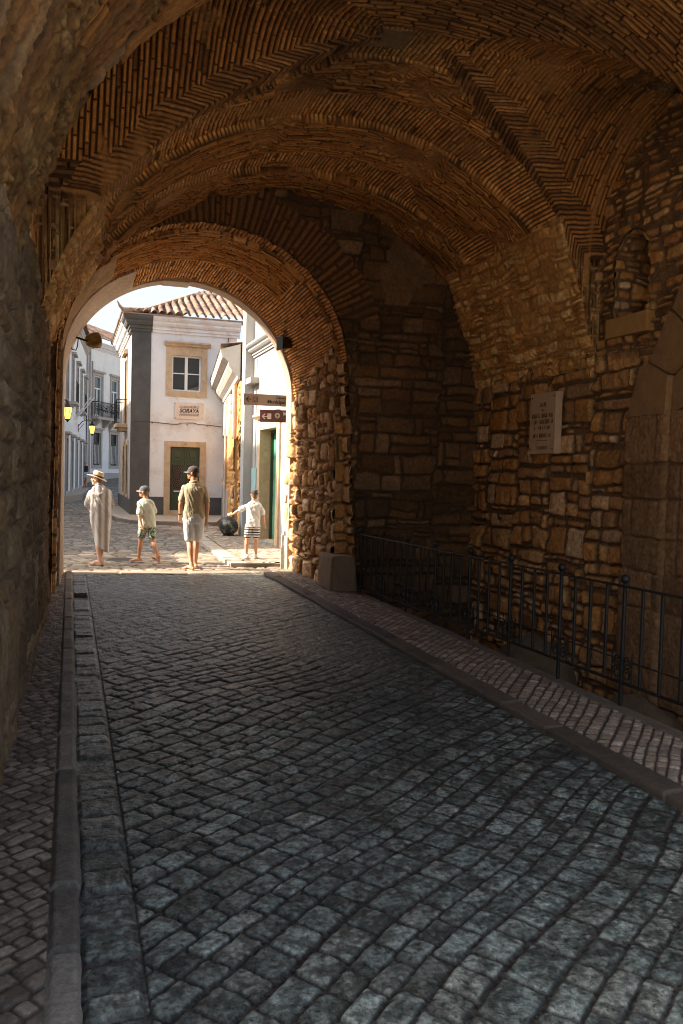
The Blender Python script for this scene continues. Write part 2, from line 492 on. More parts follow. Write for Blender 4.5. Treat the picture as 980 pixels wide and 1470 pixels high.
# ---- left wall
def left_wall():
    yy = np.concatenate([np.arange(LIGHT_CUT, 3.6, .06), np.arange(3.6, 11.8, .0105)]); zz = np.arange(0.0, 3.5, .0105)
    Y, Z = grid(yy, zz)
    rows = courses(-.2, 3.7, .26, .55, 23)
    h, c = stone_relief(Y, Z, rows, .42, 23, GREYB, A=.032, rad=.04, joint=.012, off=.022, rough=.045, warp=.05, erode=.06, mortar=np.array((.15, .115, .08)))
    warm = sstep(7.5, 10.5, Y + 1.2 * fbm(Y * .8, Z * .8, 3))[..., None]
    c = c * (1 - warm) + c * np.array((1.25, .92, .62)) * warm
    h += .05 * fbm(Y * .8, Z * .8, 78, 3) - .05 * sstep(.14, .3, fbm(Y * 5, Z * 5, 79, 4, .6))
    c = c * (.7 + .75 * np.clip(fbm(Y * 6, Z * 9, 80, 5, .68) + .4, 0, 1))[..., None]
    X = -.36 + .0207 * (Y - 4.8) - .07 * sstep(9.8, 11.4, Y)
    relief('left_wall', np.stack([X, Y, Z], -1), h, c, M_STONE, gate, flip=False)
left_wall()

# ---- the vault
def barrel_profile():
    a0 = math.acos((-.372 - HX) / HR); a1 = math.acos((5.28 - HX) / HR)
    th = np.linspace(a0, a1, 400)
    px = HX + HR * np.cos(th); pz = HZ + HR * np.sin(th)
    px = np.r_[px, 5.60, 5.86]; pz = np.r_[pz, 3.87, 3.05]
    seg = np.r_[0, np.cumsum(np.hypot(np.diff(px), np.diff(pz)))]
    return px, pz, seg
BPX, BPZ, BSEG = barrel_profile()

def vault():
    s = np.arange(0, BSEG[-1], .0074)
    NDROP = 96
    a = np.arange(pi - .05, 0, -.0076 / CR)
    ycell = YC - CR * np.cos(pi - a); ycell = np.sort(YC + CR * np.cos(a))
    yy = np.concatenate([np.arange(LIGHT_CUT, 3.4, .03), np.arange(3.4, YC - CR, .014), ycell[ycell < YC - .9][::4], ycell[ycell >= YC - .9], np.full(NDROP, YC + CR + .001), np.arange(YC + CR + .004, 11.62, .0078)])
    drop = np.zeros_like(yy); i0 = int(np.argmax(yy == YC + CR + .001)); drop[i0:i0 + NDROP] = np.linspace(0, 1, NDROP)
    S, Y = grid(s, yy)
    DROP = np.broadcast_to(drop[None, :], S.shape)
    X = np.interp(S, BSEG, BPX); Z1 = np.interp(S, BSEG, BPZ)
    dy = np.clip(np.abs(Y - YC) / CR, 0, 1)
    Z2 = np.where(np.abs(Y - YC) < CR, CZ + CR * np.sqrt(1 - dy ** 2), -9)
    # the groin line is ragged: bricks of the two webs interlock
    isd = (DROP > 0)
    Z2 = np.where(isd, CZ - 1.3 * DROP, Z2)
    cell = Z2 > Z1
    Z = np.maximum(Z1, Z2)
    jam = isd & cell
    # the groin in plan and along its length
    gy = np.linspace(YC, YC + CR, 200); gz = CZ + CR * np.sqrt(np.clip(1 - ((gy - YC) / CR) ** 2, 0, 1))
    gx = np.sqrt(np.maximum(HR ** 2 - (gz - HZ) ** 2, 0))            # half width of the barrel at that height
    gt = np.r_[0, np.cumsum(np.sqrt(np.diff(gx) ** 2 + np.diff(gy) ** 2 + np.diff(gz) ** 2))]
    yq = np.clip(Y, YC, YC + CR)
    GX = np.interp(yq, gy, gx); GT = np.interp(yq, gy, gt)
    dX = np.abs(X - HX) - GX                                           # >0 on the cell side
    gn = dX * .45; gtp = GT + dX * .85
    arc = CR * np.arccos(np.clip((Y - YC) / CR, -1, 1))
    yb = Y + .05 * fbm(S * 1.2, Y * 1.2, 301, 2)
    WU = .022 * fbm(S * 2.1, Y * 2.1, 401, 5); WV = .018 * fbm(S * 2.4, Y * 2.4, 402, 5)
    def conc(seed, p): return brick_relief(S + WU, Y + WV, .046, .27, seed, p, joint=.005)
    def head(seed, p): return brick_relief(Y + WU, S + WV, .048, .25, seed, p, joint=.005)
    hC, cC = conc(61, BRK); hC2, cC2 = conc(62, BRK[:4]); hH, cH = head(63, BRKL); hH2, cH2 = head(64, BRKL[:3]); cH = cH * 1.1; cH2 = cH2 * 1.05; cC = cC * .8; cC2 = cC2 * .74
    h = hC.copy(); c = cC.copy()
    def zone(m, hh, cc, off=0):
        h[m] = hh[m] + off; c[m] = cc[m]
    patch = fbm(S * .9, Y * .9, 99, 3) > .08
    zone((yb > 10.62), hC2, cC2, .10)
    zone((yb > 9.86) & (yb <= 10.62), hH2, cH2, 0)
    zone((yb > 9.86) & (yb <= 10.62) & patch, hC, cC, .0)
    zone((yb > 8.98) & (yb <= 9.86), hC, cC, .095)
    zone((yb > 8.27) & (yb <= 8.98), hH, cH, .0)
    zone((yb > 7.55) & (yb <= 8.27), hC2, cC2, .06)
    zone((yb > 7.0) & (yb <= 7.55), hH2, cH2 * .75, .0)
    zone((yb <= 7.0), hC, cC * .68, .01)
    # big plain slab let into the crown
    slab = (np.abs(S - np.interp(2.45, BPX[:400], BSEG[:400])) < .42) & (np.abs(Y - 7.2) < .17)
    h[slab] = .03 + .02 * fbm(S * 9, Y * 9, 8, 4)[slab]; c[slab] = np.array((.30, .19, .10)) * (.9 + .5 * fbm(S * 5, Y * 5, 9, 4))[slab][..., None]
    # cross cells
    hX_, cX_ = brick_relief(arc + WU, X + WV, .050, .30, 71, BRK, A=.024, joint=.006)
    h[cell] = hX_[cell]; c[cell] = cX_[cell] * .8
    # open course along the cell crown
    crack = cell & (np.abs(Y - 7.1 + .03 * fbm(S * 3, Y, 6)) < .018)
    h[crack] -= .05
    # herringbone where the two webs bond along the groin
    wob = .05 * fbm(X * 2.2, Y * 2.2, 196, 3) + .03 * fbm(X * 9, Y * 9, 197, 3)
    hg, cg = brick_relief(gn * 3 + 50, gtp - 1.5 * np.abs(gn) + wob, .060, 5.0, 73, [(.50, .24, .08), (.36, .165, .05), (.58, .30, .11), (.28, .125, .04)], A=.020, joint=.012, off=.02)
    gm = (np.abs(gn) < .05 + .11 * sstep(YC + .1, YC + .9, Y) + .14 * fbm(X * 2.5, Y * 2.5, 198, 3) + .05 * (h32(np.floor(gtp / .060), 3, 1, 5) - .5)) & (Y > YC + .12) & (Y < YC + CR) & ~jam & (Y >= YC)
    h[gm] = hg[gm]; c[gm] = cg[gm] * .85
    # heavy corner bricks near the cell springing
    low = cell & (Z < 4.62) & (Y > YC) & ~gm
    hl, cl = brick_relief(X, arc + .02 * fbm(X * 6, arc * 6, 200, 3), .075, .34, 72, [(.20, .10, .045), (.26, .13, .055), (.16, .08, .035)], A=.05, joint=.02)
    h[low] = hl[low]; c[low] = cl[low]
    sm = sstep(.05, .20, fbm(S * 1.5, Y * 1.5, 411, 5, .6)); s3_ = sm[..., None]
    h = h * (1 - .8 * sm) + sm * (.016 + .03 * fbm(S * 8, Y * 8, 412, 5, .62)); c = c * (1 - .7 * s3_) + .7 * s3_ * np.array((.56, .28, .09)) * (.8 + .8 * fbm(S * 5, Y * 5, 413, 4))[..., None]
    soot_ = sstep(.04, .26, fbm(S * .7, Y * .8, 414, 4))[..., None]; c = c * (1 - .45 * soot_)
    # haunches: rubble smeared with mortar
    rows = courses(-.2, 9, .11, .5, 81)
    hr, cr = stone_relief(Y, S, rows, .19, 81, [(.62, .325, .10), (.72, .42, .15), (.50, .25, .075), (.76, .50, .22)], A=.035, rad=.03, off=.035, rough=.09, warp=.05, erode=.16,
                          mortar=np.array((.48, .26, .085)))
    ragL = .10 * fbm(Y * 2.3, S * 2.3, 88, 4) + .1 * (h32(np.floor(Y / .2), 0, 0, 5) - .5)
    left = (S < 1.75 + ragL) & ~cell & (Y > YC)
    right = (S > np.interp(5.28, BPX[:400], BSEG[:400]) - .02 + .3 * ragL) & ~cell & (Y > YC)
    hm = left | right
    h[hm] = hr[hm]; c[hm] = cr[hm]
    hj, cj = stone_relief(X + 7, CZ - 1.3 * DROP, courses(2.7, 4.6, .10, .5, 82), .13, 82, [(.42, .24, .10), (.50, .31, .14), (.30, .16, .07)], A=.03, rad=.03, off=.05, rough=.05, warp=.04, mortar=np.array((.22, .12, .05)))
    h[jam] = hj[jam]; c[jam] = cj[jam]
    # near side: plaster and earth patches hanging on the haunch
    near = (Y < YC - .2) & (S < 2.0 + 6 * ragL + 1.2 * fbm(S * 1.5, Y * 1.5, 191, 3)) & ~cell
    hp = .09 * fbm(S * 2.2, Y * 2.2, 93, 6, .66) + .05 * fbm(S * 12, Y * 12, 94, 4)
    cp = np.array((.25, .125, .045)) * (.62 + 1.5 * np.clip(fbm(S * 1.1, Y * 4, 95, 5, .6) + .22, 0, 1))[..., None]
    pale = sstep(.08, .2, fbm(S * .9, Y * 5, 194, 4))[..., None]; cp = cp * (1 - pale) + np.array((.30, .19, .095)) * pale
    soot = sstep(.02, .22, fbm(S * 2.5, Y * 6, 195, 5))[..., None]; cp = cp * (1 - .65 * soot)
    hp = hp + .05 * pale[..., 0] - .04 * soot[..., 0]
    mixn = sstep(-.08, .06, fbm(S * 1.2, Y * 2.0, 199, 4)); mx3 = mixn[..., None]
    hp = hp * .55 * (1 - mixn) + (hr * .7 - .01) * mixn; cp = cp * (1 - mx3) + cr * .36 * mx3
    rid = 1 - np.abs(fbm(S * 1.1, Y * 9, 431, 5, .6)) * 7
    rid = np.clip(rid, 0, 1); hp = hp - .035 * rid + .03 * fbm(S * 30, Y * 30, 432, 3, .6)
    cp = cp * (1 - .55 * rid)[..., None] * (.75 + .6 * np.clip(fbm(S * 8, Y * 20, 433, 4, .66) + .4, 0, 1))[..., None]
    h[near] = hp[near]; c[near] = cp[near]
    # plaster patch on the right cell by the wall
    pr = cell & (X > 5.05 + .25 * fbm(Y * 3, X * 3, 97, 3)) & (Y < 7.15)
    h[pr] = .04 + hp[pr]; c[pr] = cp[pr] * .9
    h += .03 * fbm(S * 1.3, Y * 1.3, 98, 3)
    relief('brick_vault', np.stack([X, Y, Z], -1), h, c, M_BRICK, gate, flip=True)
    # stone lunette above the left wall, at the end of the cross cell
    yv = np.arange(5.6, 8.6, .02); zv = np.arange(3.1, 5.8, .02)
    Yv, Zv = grid(yv, zv)
    hh, cc = stone_relief(Yv, Zv, courses(3, 6, .2, .4, 13), .28, 13, WARM, A=.05, rad=.05)
    relief('left_lunette', np.stack([np.full_like(Yv, -.37), Yv, Zv], -1), hh, cc, M_STONE, gate, flip=False)
vault()

# ---- end wall and its arch
def arch_pts(xl0, xr0, xl1, xr1, zs, rise, n):
    a = np.linspace(0, pi, 181)
    cx = (xl1 + xr1) / 2; hw = (xr1 - xl1) / 2
    px = np.r_[np.linspace(xr0, xr1, 30)[:-1], cx + hw * np.cos(a), np.linspace(xl1, xl0, 30)[1:]]
    pz = np.r_[np.linspace(-.05, zs, 30)[:-1], zs + rise * np.sin(a), np.linspace(zs, -.05, 30)[1:]]
    seg = np.r_[0, np.cumsum(np.hypot(np.diff(px), np.diff(pz)))]
    t = np.linspace(0, seg[-1], n)
    return np.interp(t, seg, px), np.interp(t, seg, pz), t
R1 = (-.22, 3.99, -.18, 3.76, 3.2, 1.86)
R2 = (-.20, 3.76, -.16, 3.71, 3.2, 1.80)
R3 = (-.13, 3.66, -.14, 3.66, 3.0, 1.85)

def in_arch(X, Z, R):
    xl0, xr0, xl1, xr1, zs, rise = R
    cx = (xl1 + xr1) / 2; hw = (xr1 - xl1) / 2
    f = np.clip(Z / zs, 0, 1)
    low = (X > xl0 + (xl1 - xl0) * f) & (X < xr0 + (xr1 - xr0) * f) & (Z <= zs)
    up = (((X - cx) / hw) ** 2 + ((Z - zs) / rise) ** 2 < 1) & (Z > zs)
    return low | up

def end_wall():
    xx = np.arange(-.5, 6.0, .0115); zz = np.arange(-1.05, 5.95, .0115)
    X, Z = grid(xx, zz)
    h, c = stone_relief(X, Z, courses(-1.2, 6.2, .25, .55, 33), .36, 33, [(.17, .08, .026), (.22, .11, .04), (.125, .06, .02), (.20, .098, .033), (.11, .054, .019), (.28, .16, .075)], panel=1.3, A=.05, rad=.032, joint=.011, off=.06, rough=.05, warp=.045, jit=.9, split=.3, mortar=np.array((.09, .048, .02)))
    c = c * (.62 + .35 * sstep(-.1, .2, fbm(X * .8, Z * .8, 193, 4)))[..., None]
    zs = R1[4]; cx = (R1[2] + R1[3]) / 2
    ang = np.arctan2(Z - zs + .0, X - cx)
    rr = np.hypot((X - cx) / 1.97, (Z - zs) / 1.86)
    hb, cb = brick_relief((rr - 1) * 1.9, ang * 2.1 + 20, .085, .7, 34, [(.20, .09, .03), (.26, .12, .042), (.15, .07, .025)], A=.035, joint=.018)
    vo = (rr < 1.30 + .10 * fbm(X * 2, Z * 2, 35)) & (Z > zs + .75)
    h[vo] = hb[vo]; c[vo] = cb[vo]
    top = (Z > 4.2) & (fbm(X * 1.3, Z * 1.3, 36, 4) > .06) & ~vo
    hp = .03 + .16 * fbm(X * 2.2, Z * 2.2, 37, 6, .62); cp = np.array((.20, .11, .05)) * (.9 + .8 * fbm(X * 2, Z * 2, 38, 4))[..., None]
    h[top] = hp[top]; c[top] = cp[top]
    # jagged quoins along the opening
    m = ~in_arch(X + .025 * np.sign(X - 1.8) * (-1) * (h32(np.floor(Z / .23), 0, 0, 39) - .2), Z, R1)
    relief('end_wall', np.stack([X, np.full_like(X, YEND), Z], -1), h, c, M_STONE, gate, mask=m, flip=False)

def ring_surface(name, Ra, Rb, ya, yb, dy, n, seed, zones):
    ax, az, t = arch_pts(*Ra, n); bx, bz, _ = arch_pts(*Rb, n)
    yy = np.arange(ya, yb + dy * .5, dy)
    T, Y = grid(t, yy)
    f = (Y - ya) / max(yb - ya, 1e-6)
    X = ax[:, None] * (1 - f) + bx[:, None] * f; Z = az[:, None] * (1 - f) + bz[:, None] * f
    h, c, mt = zones(T, Y, X, Z)
    return relief(name, np.stack([X, Y, Z], -1), h, c, mt, gate, flip=False)

JAMB = [(.60, .385, .19), (.68, .48, .28), (.50, .31, .15), (.74, .57, .38), (.56, .34, .15), (.42, .265, .13)]
def zones_reveal(T, Y, X, Z):
    h, c = stone_relief(Y, T, courses(-.2, 13, .27, .4, 43), .5, 43, JAMB, A=.04, rad=.05, off=.06)
    hh, ch = brick_relief(Y, T, .052, .30, 44, BRKL)
    up = Z > 3.3 + .2 * fbm(Y * 2, T * 2, 4)
    h[up] = hh[up]; c[up] = ch[up]
    h = np.where((X < .4) & ~up, .2 * h, h)
    return h, c, M_BRICK

def zones_soffit(T, Y, X, Z):
    hr, cr = stone_relief(Y, T, courses(-.2, 13, .22, .55, 53), .21, 53, JAMB, panel=.6, ub=.7, A=.075, rad=.045, joint=.015, off=.07, rough=.045, warp=.035, split=.10,
                          mortar=np.array((.24, .13, .055)))
    hc, cc = brick_relief(T, Y + .03 * fbm(T * 2, Y * 2, 421, 4), .046, .26, 54, BRK[:3] + BRKL[:2])
    hh, ch = brick_relief(Y, T + .03 * fbm(T * 2, Y * 2, 422, 4), .047, .24, 55, BRKL)
    side = np.abs(X - 1.75)
    yb = Y + .06 * fbm(T * 1.5, Y, 56, 2)
    band = (yb > 12.95) | (side > 1.35 + .08 * fbm(T * 3, Y * 3, 58))
    h = np.where(band, hh, hc); c = np.where(band[..., None], ch, cc)
    low = Z < 3.55 + .35 * fbm(Y * 1.1, T * .7, 57, 3) - .25 * (Y - 12)
    h[low] = hr[low]; c[low] = cr[low]
    # left haunch of the passage: smeared mortar, then the plastered jamb
    lft = (X < .55) & (Y < 12.9)
    hp = .03 + .06 * fbm(T * 2.5, Y * 2.5, 59, 5, .6); cp = np.array((.42, .255, .11)) * (.9 + .7 * fbm(T * 3, Y * 3, 60, 4))[..., None]
    m = lft & (fbm(T * 1.7, Y * 1.7, 66, 3) > -.12) & (Z > 2.2)
    h[m] = hp[m]; c[m] = cp[m]
    h = np.where((X < .4) & (Z < 3.4), .22 * h, h)
    pl = (X < .9) & (Y > 12.45 + .08 * fbm(T * 2, Y * 2, 67)+ .55 * np.clip((Z - 3.7), 0, 2))
    h[pl] = .05 + .006 * fbm(T * 6, Y * 6, 68, 4)[pl]; c[pl] = np.array((.50, .385, .295)) * (.95 + .3 * fbm(T * 2, Y * 2, 69, 4))[pl][..., None]
    return h, c, M_BRICK
end_wall()
ring_surface('arch_reveal', R1, R2[:0] + (-.22, 3.985, -.18, 3.755, 3.2, 1.855), YEND - .03, 11.78, .012, 900, 43, zones_reveal)
ring_surface('arch_soffit', R2, R3, 11.70, 14.12, .0088, 1300, 53, zones_soffit)

def pier_face():                         # ring of the passage mouth between the two arch steps, facing the hall
    n = 900
    ax, az, t = arch_pts(*R1, n); bx, bz, _ = arch_pts(*R2, n)
    cxr = (R1[2] + R1[3]) / 2
    ox_ = np.where(az > R1[4], cxr + (ax - cxr) * 1.07, ax + .12 * np.sign(ax - cxr)); az = np.where(az > R1[4], R1[4] + (az - R1[4]) * 1.07, az); ax = ox_
    cx2 = (R2[2] + R2[3]) / 2
    bx = cx2 + (bx - cx2) * .985; bz = np.where(bz > R2[4], R2[4] + (bz - R2[4]) * .982, bz)
    f = np.linspace(0, 1.0, 30)
    T, F = grid(t, f)
    X = ax[:, None] * (1 - F) + bx[:, None] * F; Z = az[:, None] * (1 - F) + bz[:, None] * F
    h, c = stone_relief(F * .3 + 4, T, courses(-.2, 13, .3, .3, 46), .9, 46, WARM[:6], A=.03, rad=.04, off=.03)
    relief('passage_pier', np.stack([X, np.full_like(X, 11.745), Z], -1), h, c, M_STONE, gate, flip=False)
pier_face()

def arch_frame():                        # smooth stone frame of the outer face
    n = 140
    ix, iz, t = arch_pts(-.105, 3.605, -.115, 3.605, 3.0, 1.815, n)
    ox, oz, _ = arch_pts(-.42, 3.90, -.42, 3.90, 3.0, 2.12, n)
    v = []; f = []
    for i in range(n):
        v += [(ix[i], 14.0, iz[i]), (ix[i], 14.34, iz[i]), (ox[i], 14.34, oz[i]), (ox[i], 14.0, oz[i])]
    for i in range(n - 1):
        for k in range(4):
            f.append((i * 4 + k, i * 4 + (k + 1) % 4, i * 4 + 4 + (k + 1) % 4, i * 4 + 4 + k))
    MB().add(v, f).build('arch_frame', M_PLASTER, gate)
    MB().box(1.42, 1.86, 13.97, 14.38, 4.785, 5.0, .01).build('keystone', M_LIME, gate)
    MB().box(3.575, 3.86, 13.95, 14.40, -.02, .62, .015).build('jamb_base', M_LIME, gate)
arch_frame()

def shell():                             # the masonry mass round the passage
    mb = MB()
    mb.box(-3.2, -.55, LIGHT_CUT, 11.9, -1.1, 8.0)
    mb.box(6.5, 9.0, LIGHT_CUT, 11.9, -1.1, 8.0)
    mb.box(-3.2, 9.0, LIGHT_CUT, 11.9, 6.2, 8.2)
    mb.box(-3.2, -.42, 11.9, 14.3, -1.1, 8.2)
    mb.box(3.9, 9.0, 11.9, 14.3, -1.1, 8.2)
    mb.box(-.42, 3.9, 11.9, 14.3, 5.25, 8.2)
    mb.box(6.05, 6.5, LIGHT_CUT, 6.9, -1.1, 6.2)
    mb.box(6.05, 6.5, 8.4, 11.9, -1.1, 6.2)
    mb.box(6.05, 6.5, 6.9, 8.4, -1.1, 3.2)
    mb.box(6.05, 6.5, 6.9, 8.4, 4.7, 6.2)
    mb.build('outer_masonry', mat('outer_masonry', (.55, .5, .42), (.68, .62, .54), scale=2, rough=.9), gate)
    # near right wall, out of the picture beside the viewer
    MB().box(5.86, 6.05, LIGHT_CUT, 5.25, -1.1, 6.2).build('near_wall', M_BLOCK, gate)
    # spandrels of the outer face
    n = 60
    ox, oz, _ = arch_pts(-.40, 3.88, -.40, 3.88, 3.0, 2.1, n)
    v = []; f = []
    for i in range(n):
        v += [(ox[i], 14.28, oz[i]), (ox[i], 14.28, 5.3)]
    for i in range(n - 1):
        f.append((2 * i, 2 * i + 2, 2 * i + 3, 2 * i + 1))
    MB().add(v, f).build('outer_spandrel', M_PLASTER, gate)
shell()

# ------------------------------------------------------------------ ground inside the passage
def yrows(a, b):
    y = a; out = []
    while y < b:
        out.append(y); y += max(.0052, min(.028, y * y / 1463 * .55))
    return np.array(out + [b])

def setts(X, Y, ang, th, L, seed, palette, joint, A=.022, rad=.03, jn=.006, fill=.0, tiltamp=.12, mottle=.15):
    ca, sa = cos(ang), sin(ang)
    u = X * ca + Y * sa; v = -X * sa + Y * ca
    u = u + .05 * fbm(X * 1.3, Y * 1.3, seed + 1, 3) + .012 * fbm(X * 9, Y * 9, seed + 3, 2)
    v = v + .06 * fbm(X * 1.1, Y * 1.1, seed + 2, 3) + .012 * fbm(X * 9 + 5, Y * 9, seed + 4, 2)
    du, dv, r, k = brick(u, v, th, L, seed, .35)
    d = rnddist(du, dv, rad)
    e = np.clip((d - jn) / rad, 0, 1)
    prof = np.sqrt(np.clip(1 - (1 - e) ** 2, 0, 1))
    a = h32(r, k, 51, seed) - .5; b = h32(r, k, 52, seed) - .5
    fu = du * 0 + (u / L) % 1 - .5
    h = A * prof + (.008 * (h32(r, k, 31, seed) - .5) + tiltamp * (a * (dv - th * .25) + b * (du - L * .25))) * sstep(0, .5, e)
    c = pal((r, k), palette, seed)
    f = fill + 0 * u if np.isscalar(fill) else fill
    t = sstep(.05, .45, e)[..., None]
    jc = np.asarray(joint) * (.75 + .7 * vnoise(X * 25, Y * 25, seed + 8))[..., None]
    ro = h32(r, k, 61, seed) * 57; rp = h32(r, k, 62, seed) * 43
    mot = sstep(-.13, .13, fbm(X * 20 + ro, Y * 20 + rp, seed + 11, 4, .66))
    c = c * ((1 - mottle) + 2 * mottle * mot)[..., None] * (.72 + .56 * h32(r, k, 63, seed))[..., None]
    col = jc * (1 - t) + c * t
    h = h * (1 - f) + A * .8 * f
    return h, col

def road():
    X, Y = grid(np.concatenate([np.arange(.045, 1.6, .0062), np.arange(1.6, 3.15, .0062)]), yrows(1.72, 14.08))
    pal_ = [(.130, .148, .134), (.098, .113, .104), (.165, .184, .166), (.116, .132, .120), (.16, .168, .148)]
    fill = .18 + .62 * sstep(-.06, .2, fbm(X * .5 + 3, Y * .5, 205, 3) + .16 * (X - 1.5))
    h, c = setts(X, Y, radians(38), .132, .19, 201, pal_, (.034, .031, .027), A=.0165, rad=.022, jn=.0055, fill=fill, mottle=.50)
    h2, c2 = setts(X, Y, 0, .165, 5.0, 202, pal_, (.072, .064, .056), A=.014, rad=.03, jn=.005, tiltamp=.04, mottle=.45)
    g = (X < .262); gap = np.abs(X - .268) < .006
    edge = sstep(0, .03, np.minimum(np.abs(X - .05), np.abs(X - .26)))
    h = np.where(g, h2 * edge, h); c = np.where(g[..., None], c2, c)
    h = np.where(gap, 0, h); c = np.where(gap[..., None], np.array((.045, .038, .032)), c)
    c = c * (.8 + .5 * fbm(X * .9, Y * .6, 209, 3))[..., None]
    h += .012 * fbm(X * 24, Y * 24, 206, 4) + .006 * fbm(X * 70, Y * 70, 207, 2) + .03 * fbm(X * .8, Y * .8, 208, 2)
    P = np.stack([X, Y, np.full_like(X, -.02)], -1)
    o = relief('road', P, h, c, M_ROAD, None); tag(o, 'dark blue grey stone setts paving the passage floor', 'road', kind='structure')
    X, Y = grid(np.arange(-.4, 6.2, .05), np.arange(-9.0, 1.74, .05))
    h, c = setts(X, Y, radians(38), .150, .215, 201, pal_, (.048, .040, .034), A=.02)
    m = ~((X > 3.98) & (Y > -3.1)) & ~((X < -.3) & (Y > 1.7))
    o = relief('road', np.stack([X, Y, np.full_like(X, -.024)], -1), h, c, M_ROAD, None, mask=m); tag(o, 'dark stone setts behind the viewer', 'road', kind='structure')
road()

def pavement_right():
    X, Y = grid(np.r_[3.128, 3.130, np.arange(3.132, 3.99, .0068)], yrows(1.72, 14.05))
    h, c = setts(X, Y, radians(48), .078, .088, 211, [(.31, .25, .19), (.36, .30, .24), (.25, .20, .155), (.40, .345, .285), (.31, .235, .17)], (.07, .052, .042), A=.014, rad=.02, jn=.004, tiltamp=.2)
    k = X < 3.285
    KL = .62
    ky = Y + .12 * fbm(Y * .7, X * 0, 219, 2)
    kd = np.minimum(ky % KL, KL - ky % KL)
    hk = .022 * (h32(np.floor(ky / KL), 4, 4, 2) - .5) + .018 * sstep(0, .022, np.minimum(kd, np.minimum(X - 3.12, 3.292 - X))) + .006 * fbm(X * 20, Y * 20, 213, 4)
    ck = np.array((.105, .082, .062)) * (.75 + .5 * h32(np.floor(ky / KL), 2, 2, 9) + .5 * fbm(X * 12, Y * 6, 214, 4))[..., None]
    h = np.where(k, hk, h); c = np.where(k[..., None], ck, c)
    b = X > 3.835 + .012 * fbm(Y * 3, X, 215)
    hb = .012 + .008 * fbm(X * 15, Y * 15, 216, 4) - .12 * np.clip(X - 3.88, 0, 1)
    cb = np.array((.185, .155, .125)) * (.8 + .6 * fbm(X * 8, Y * 8, 217, 4))[..., None]
    h = np.where(b, hb, h); c = np.where(b[..., None], cb, c)
    Z = np.where(X < 3.129, -.03, np.where(X < 3.131, .022, .025 + .02 * sstep(3.2, 3.4, X)))
    h[X < 3.1285] = 0
    o = relief('pavement', np.stack([X, Y, Z], -1), h, c, M_CALC, None); tag(o, 'narrow pavement of small pinkish cobbles beside the iron railing', 'pavement', kind='structure')
pavement_right()

def pavement_left():
    X, Y = grid(np.r_[np.arange(-.62, -.06, .0068), np.arange(-.058, .048, .006), .050, .052], yrows(1.72, 14.0))
    h, c = setts(X, Y, radians(38), .075, .095, 221, [(.20, .17, .14), (.26, .225, .185), (.15, .125, .10), (.30, .25, .20)], (.075, .06, .048), A=.011, rad=.02, jn=.003, tiltamp=.25)
    k = X > -.062
    ky = Y + .35 * h32(np.floor(Y / .62), 1, 1, 5)
    kd = np.minimum(ky % .62, .62 - ky % .62)
    hk = .018 * (h32(np.floor(ky / .62), 4, 4, 2) - .5) + .026 * sstep(0, .03, np.minimum(kd, np.minimum(X + .066, .062 - X))) + .012 * fbm(X * 14, Y * 14, 223, 4)
    ck = np.array((.195, .18, .158)) * (.65 + .6 * h32(np.floor(ky / .62), 2, 2, 9) + .7 * fbm(X * 9, Y * 9, 224, 4))[..., None]
    h = np.where(k, hk, h); c = np.where(k[..., None], ck, c)
    dust = (sstep(.12, 0, X + .40) * .6)[..., None]
    c = c * (1 - dust) + np.array((.22, .15, .10)) * dust
    Z = np.where(X > .051, -.03, .035)
    h[X > .0505] = 0
    o = relief('pavement', np.stack([X, Y, Z], -1), h, c, M_CALC, None); tag(o, 'narrow cobbled strip and kerb along the left wall', 'pavement', kind='structure')
pavement_left()

# pit beside the pavement
mbp = MB(); mbp.quad((3.985, -3, -1.0), (6.4, -3, -1.0), (6.4, 11.5, -1.0), (3.985, 11.5, -1.0))
tag(mbp.build('pit_floor', M_BLOCK), 'dark earth floor of the pit', 'ground', kind='structure')
Yp, Zp = grid(np.arange(2, 11.6, .03), np.arange(-1.02, .02, .03))
hp_, cp_ = stone_relief(Yp, Zp, courses(-1.2, .3, .2, .4, 15), .3, 15, WARM, A=.04)
relief('retaining_wall', np.stack([np.full_like(Yp, 3.975), Yp, Zp], -1), hp_, cp_, M_STONE, gate, flip=False)

def boulder(name, c, r, seed, label):
    bm = bmesh.new(); bmesh.ops.create_icosphere(bm, subdivisions=4, radius=1)
    rr = random.Random(seed)
    dirs = [Vector((rr.uniform(-1, 1), rr.uniform(-1, 1), rr.uniform(-1, 1))).normalized() for _ in range(11)]
    for v in bm.verts:
        p = v.co.copy()
        m = max(p.dot(d) for d in dirs)
        p *= min(1.0, .80 / max(m, .5)) if m > .8 else 1.0
        n = float(fbm(np.array([p.x * 2 + seed]), np.array([p.y * 2 + p.z * 1.7]), seed, 4)[0])
        p *= 1 + .34 * n
        v.co = Vector((p.x * r[0], p.y * r[1], p.z * r[2]))
    o = MB().bm(bm).build(name, mat('boulder_stone', (.075, .05, .03), (.14, .10, .06), scale=5, rough=.9, bump=.9, bscale=40), None, smooth=True)
    o.location = c
    return tag(o, label, 'boulder')
boulder('boulder', (5.0, 8.35, -.62), (.5, .62, .62), 3, 'rounded grey brown boulder lying behind the middle of the railing')
boulder('boulder', (5.25, 6.75, -.82), (.40, .55, .5), 5, 'flat topped grey block in the pit by the right corner pier')
boulder('boulder', (4.9, 7.4, -.78), (.38, .42, .36), 9, 'low dark stone in the pit between the two larger boulders')

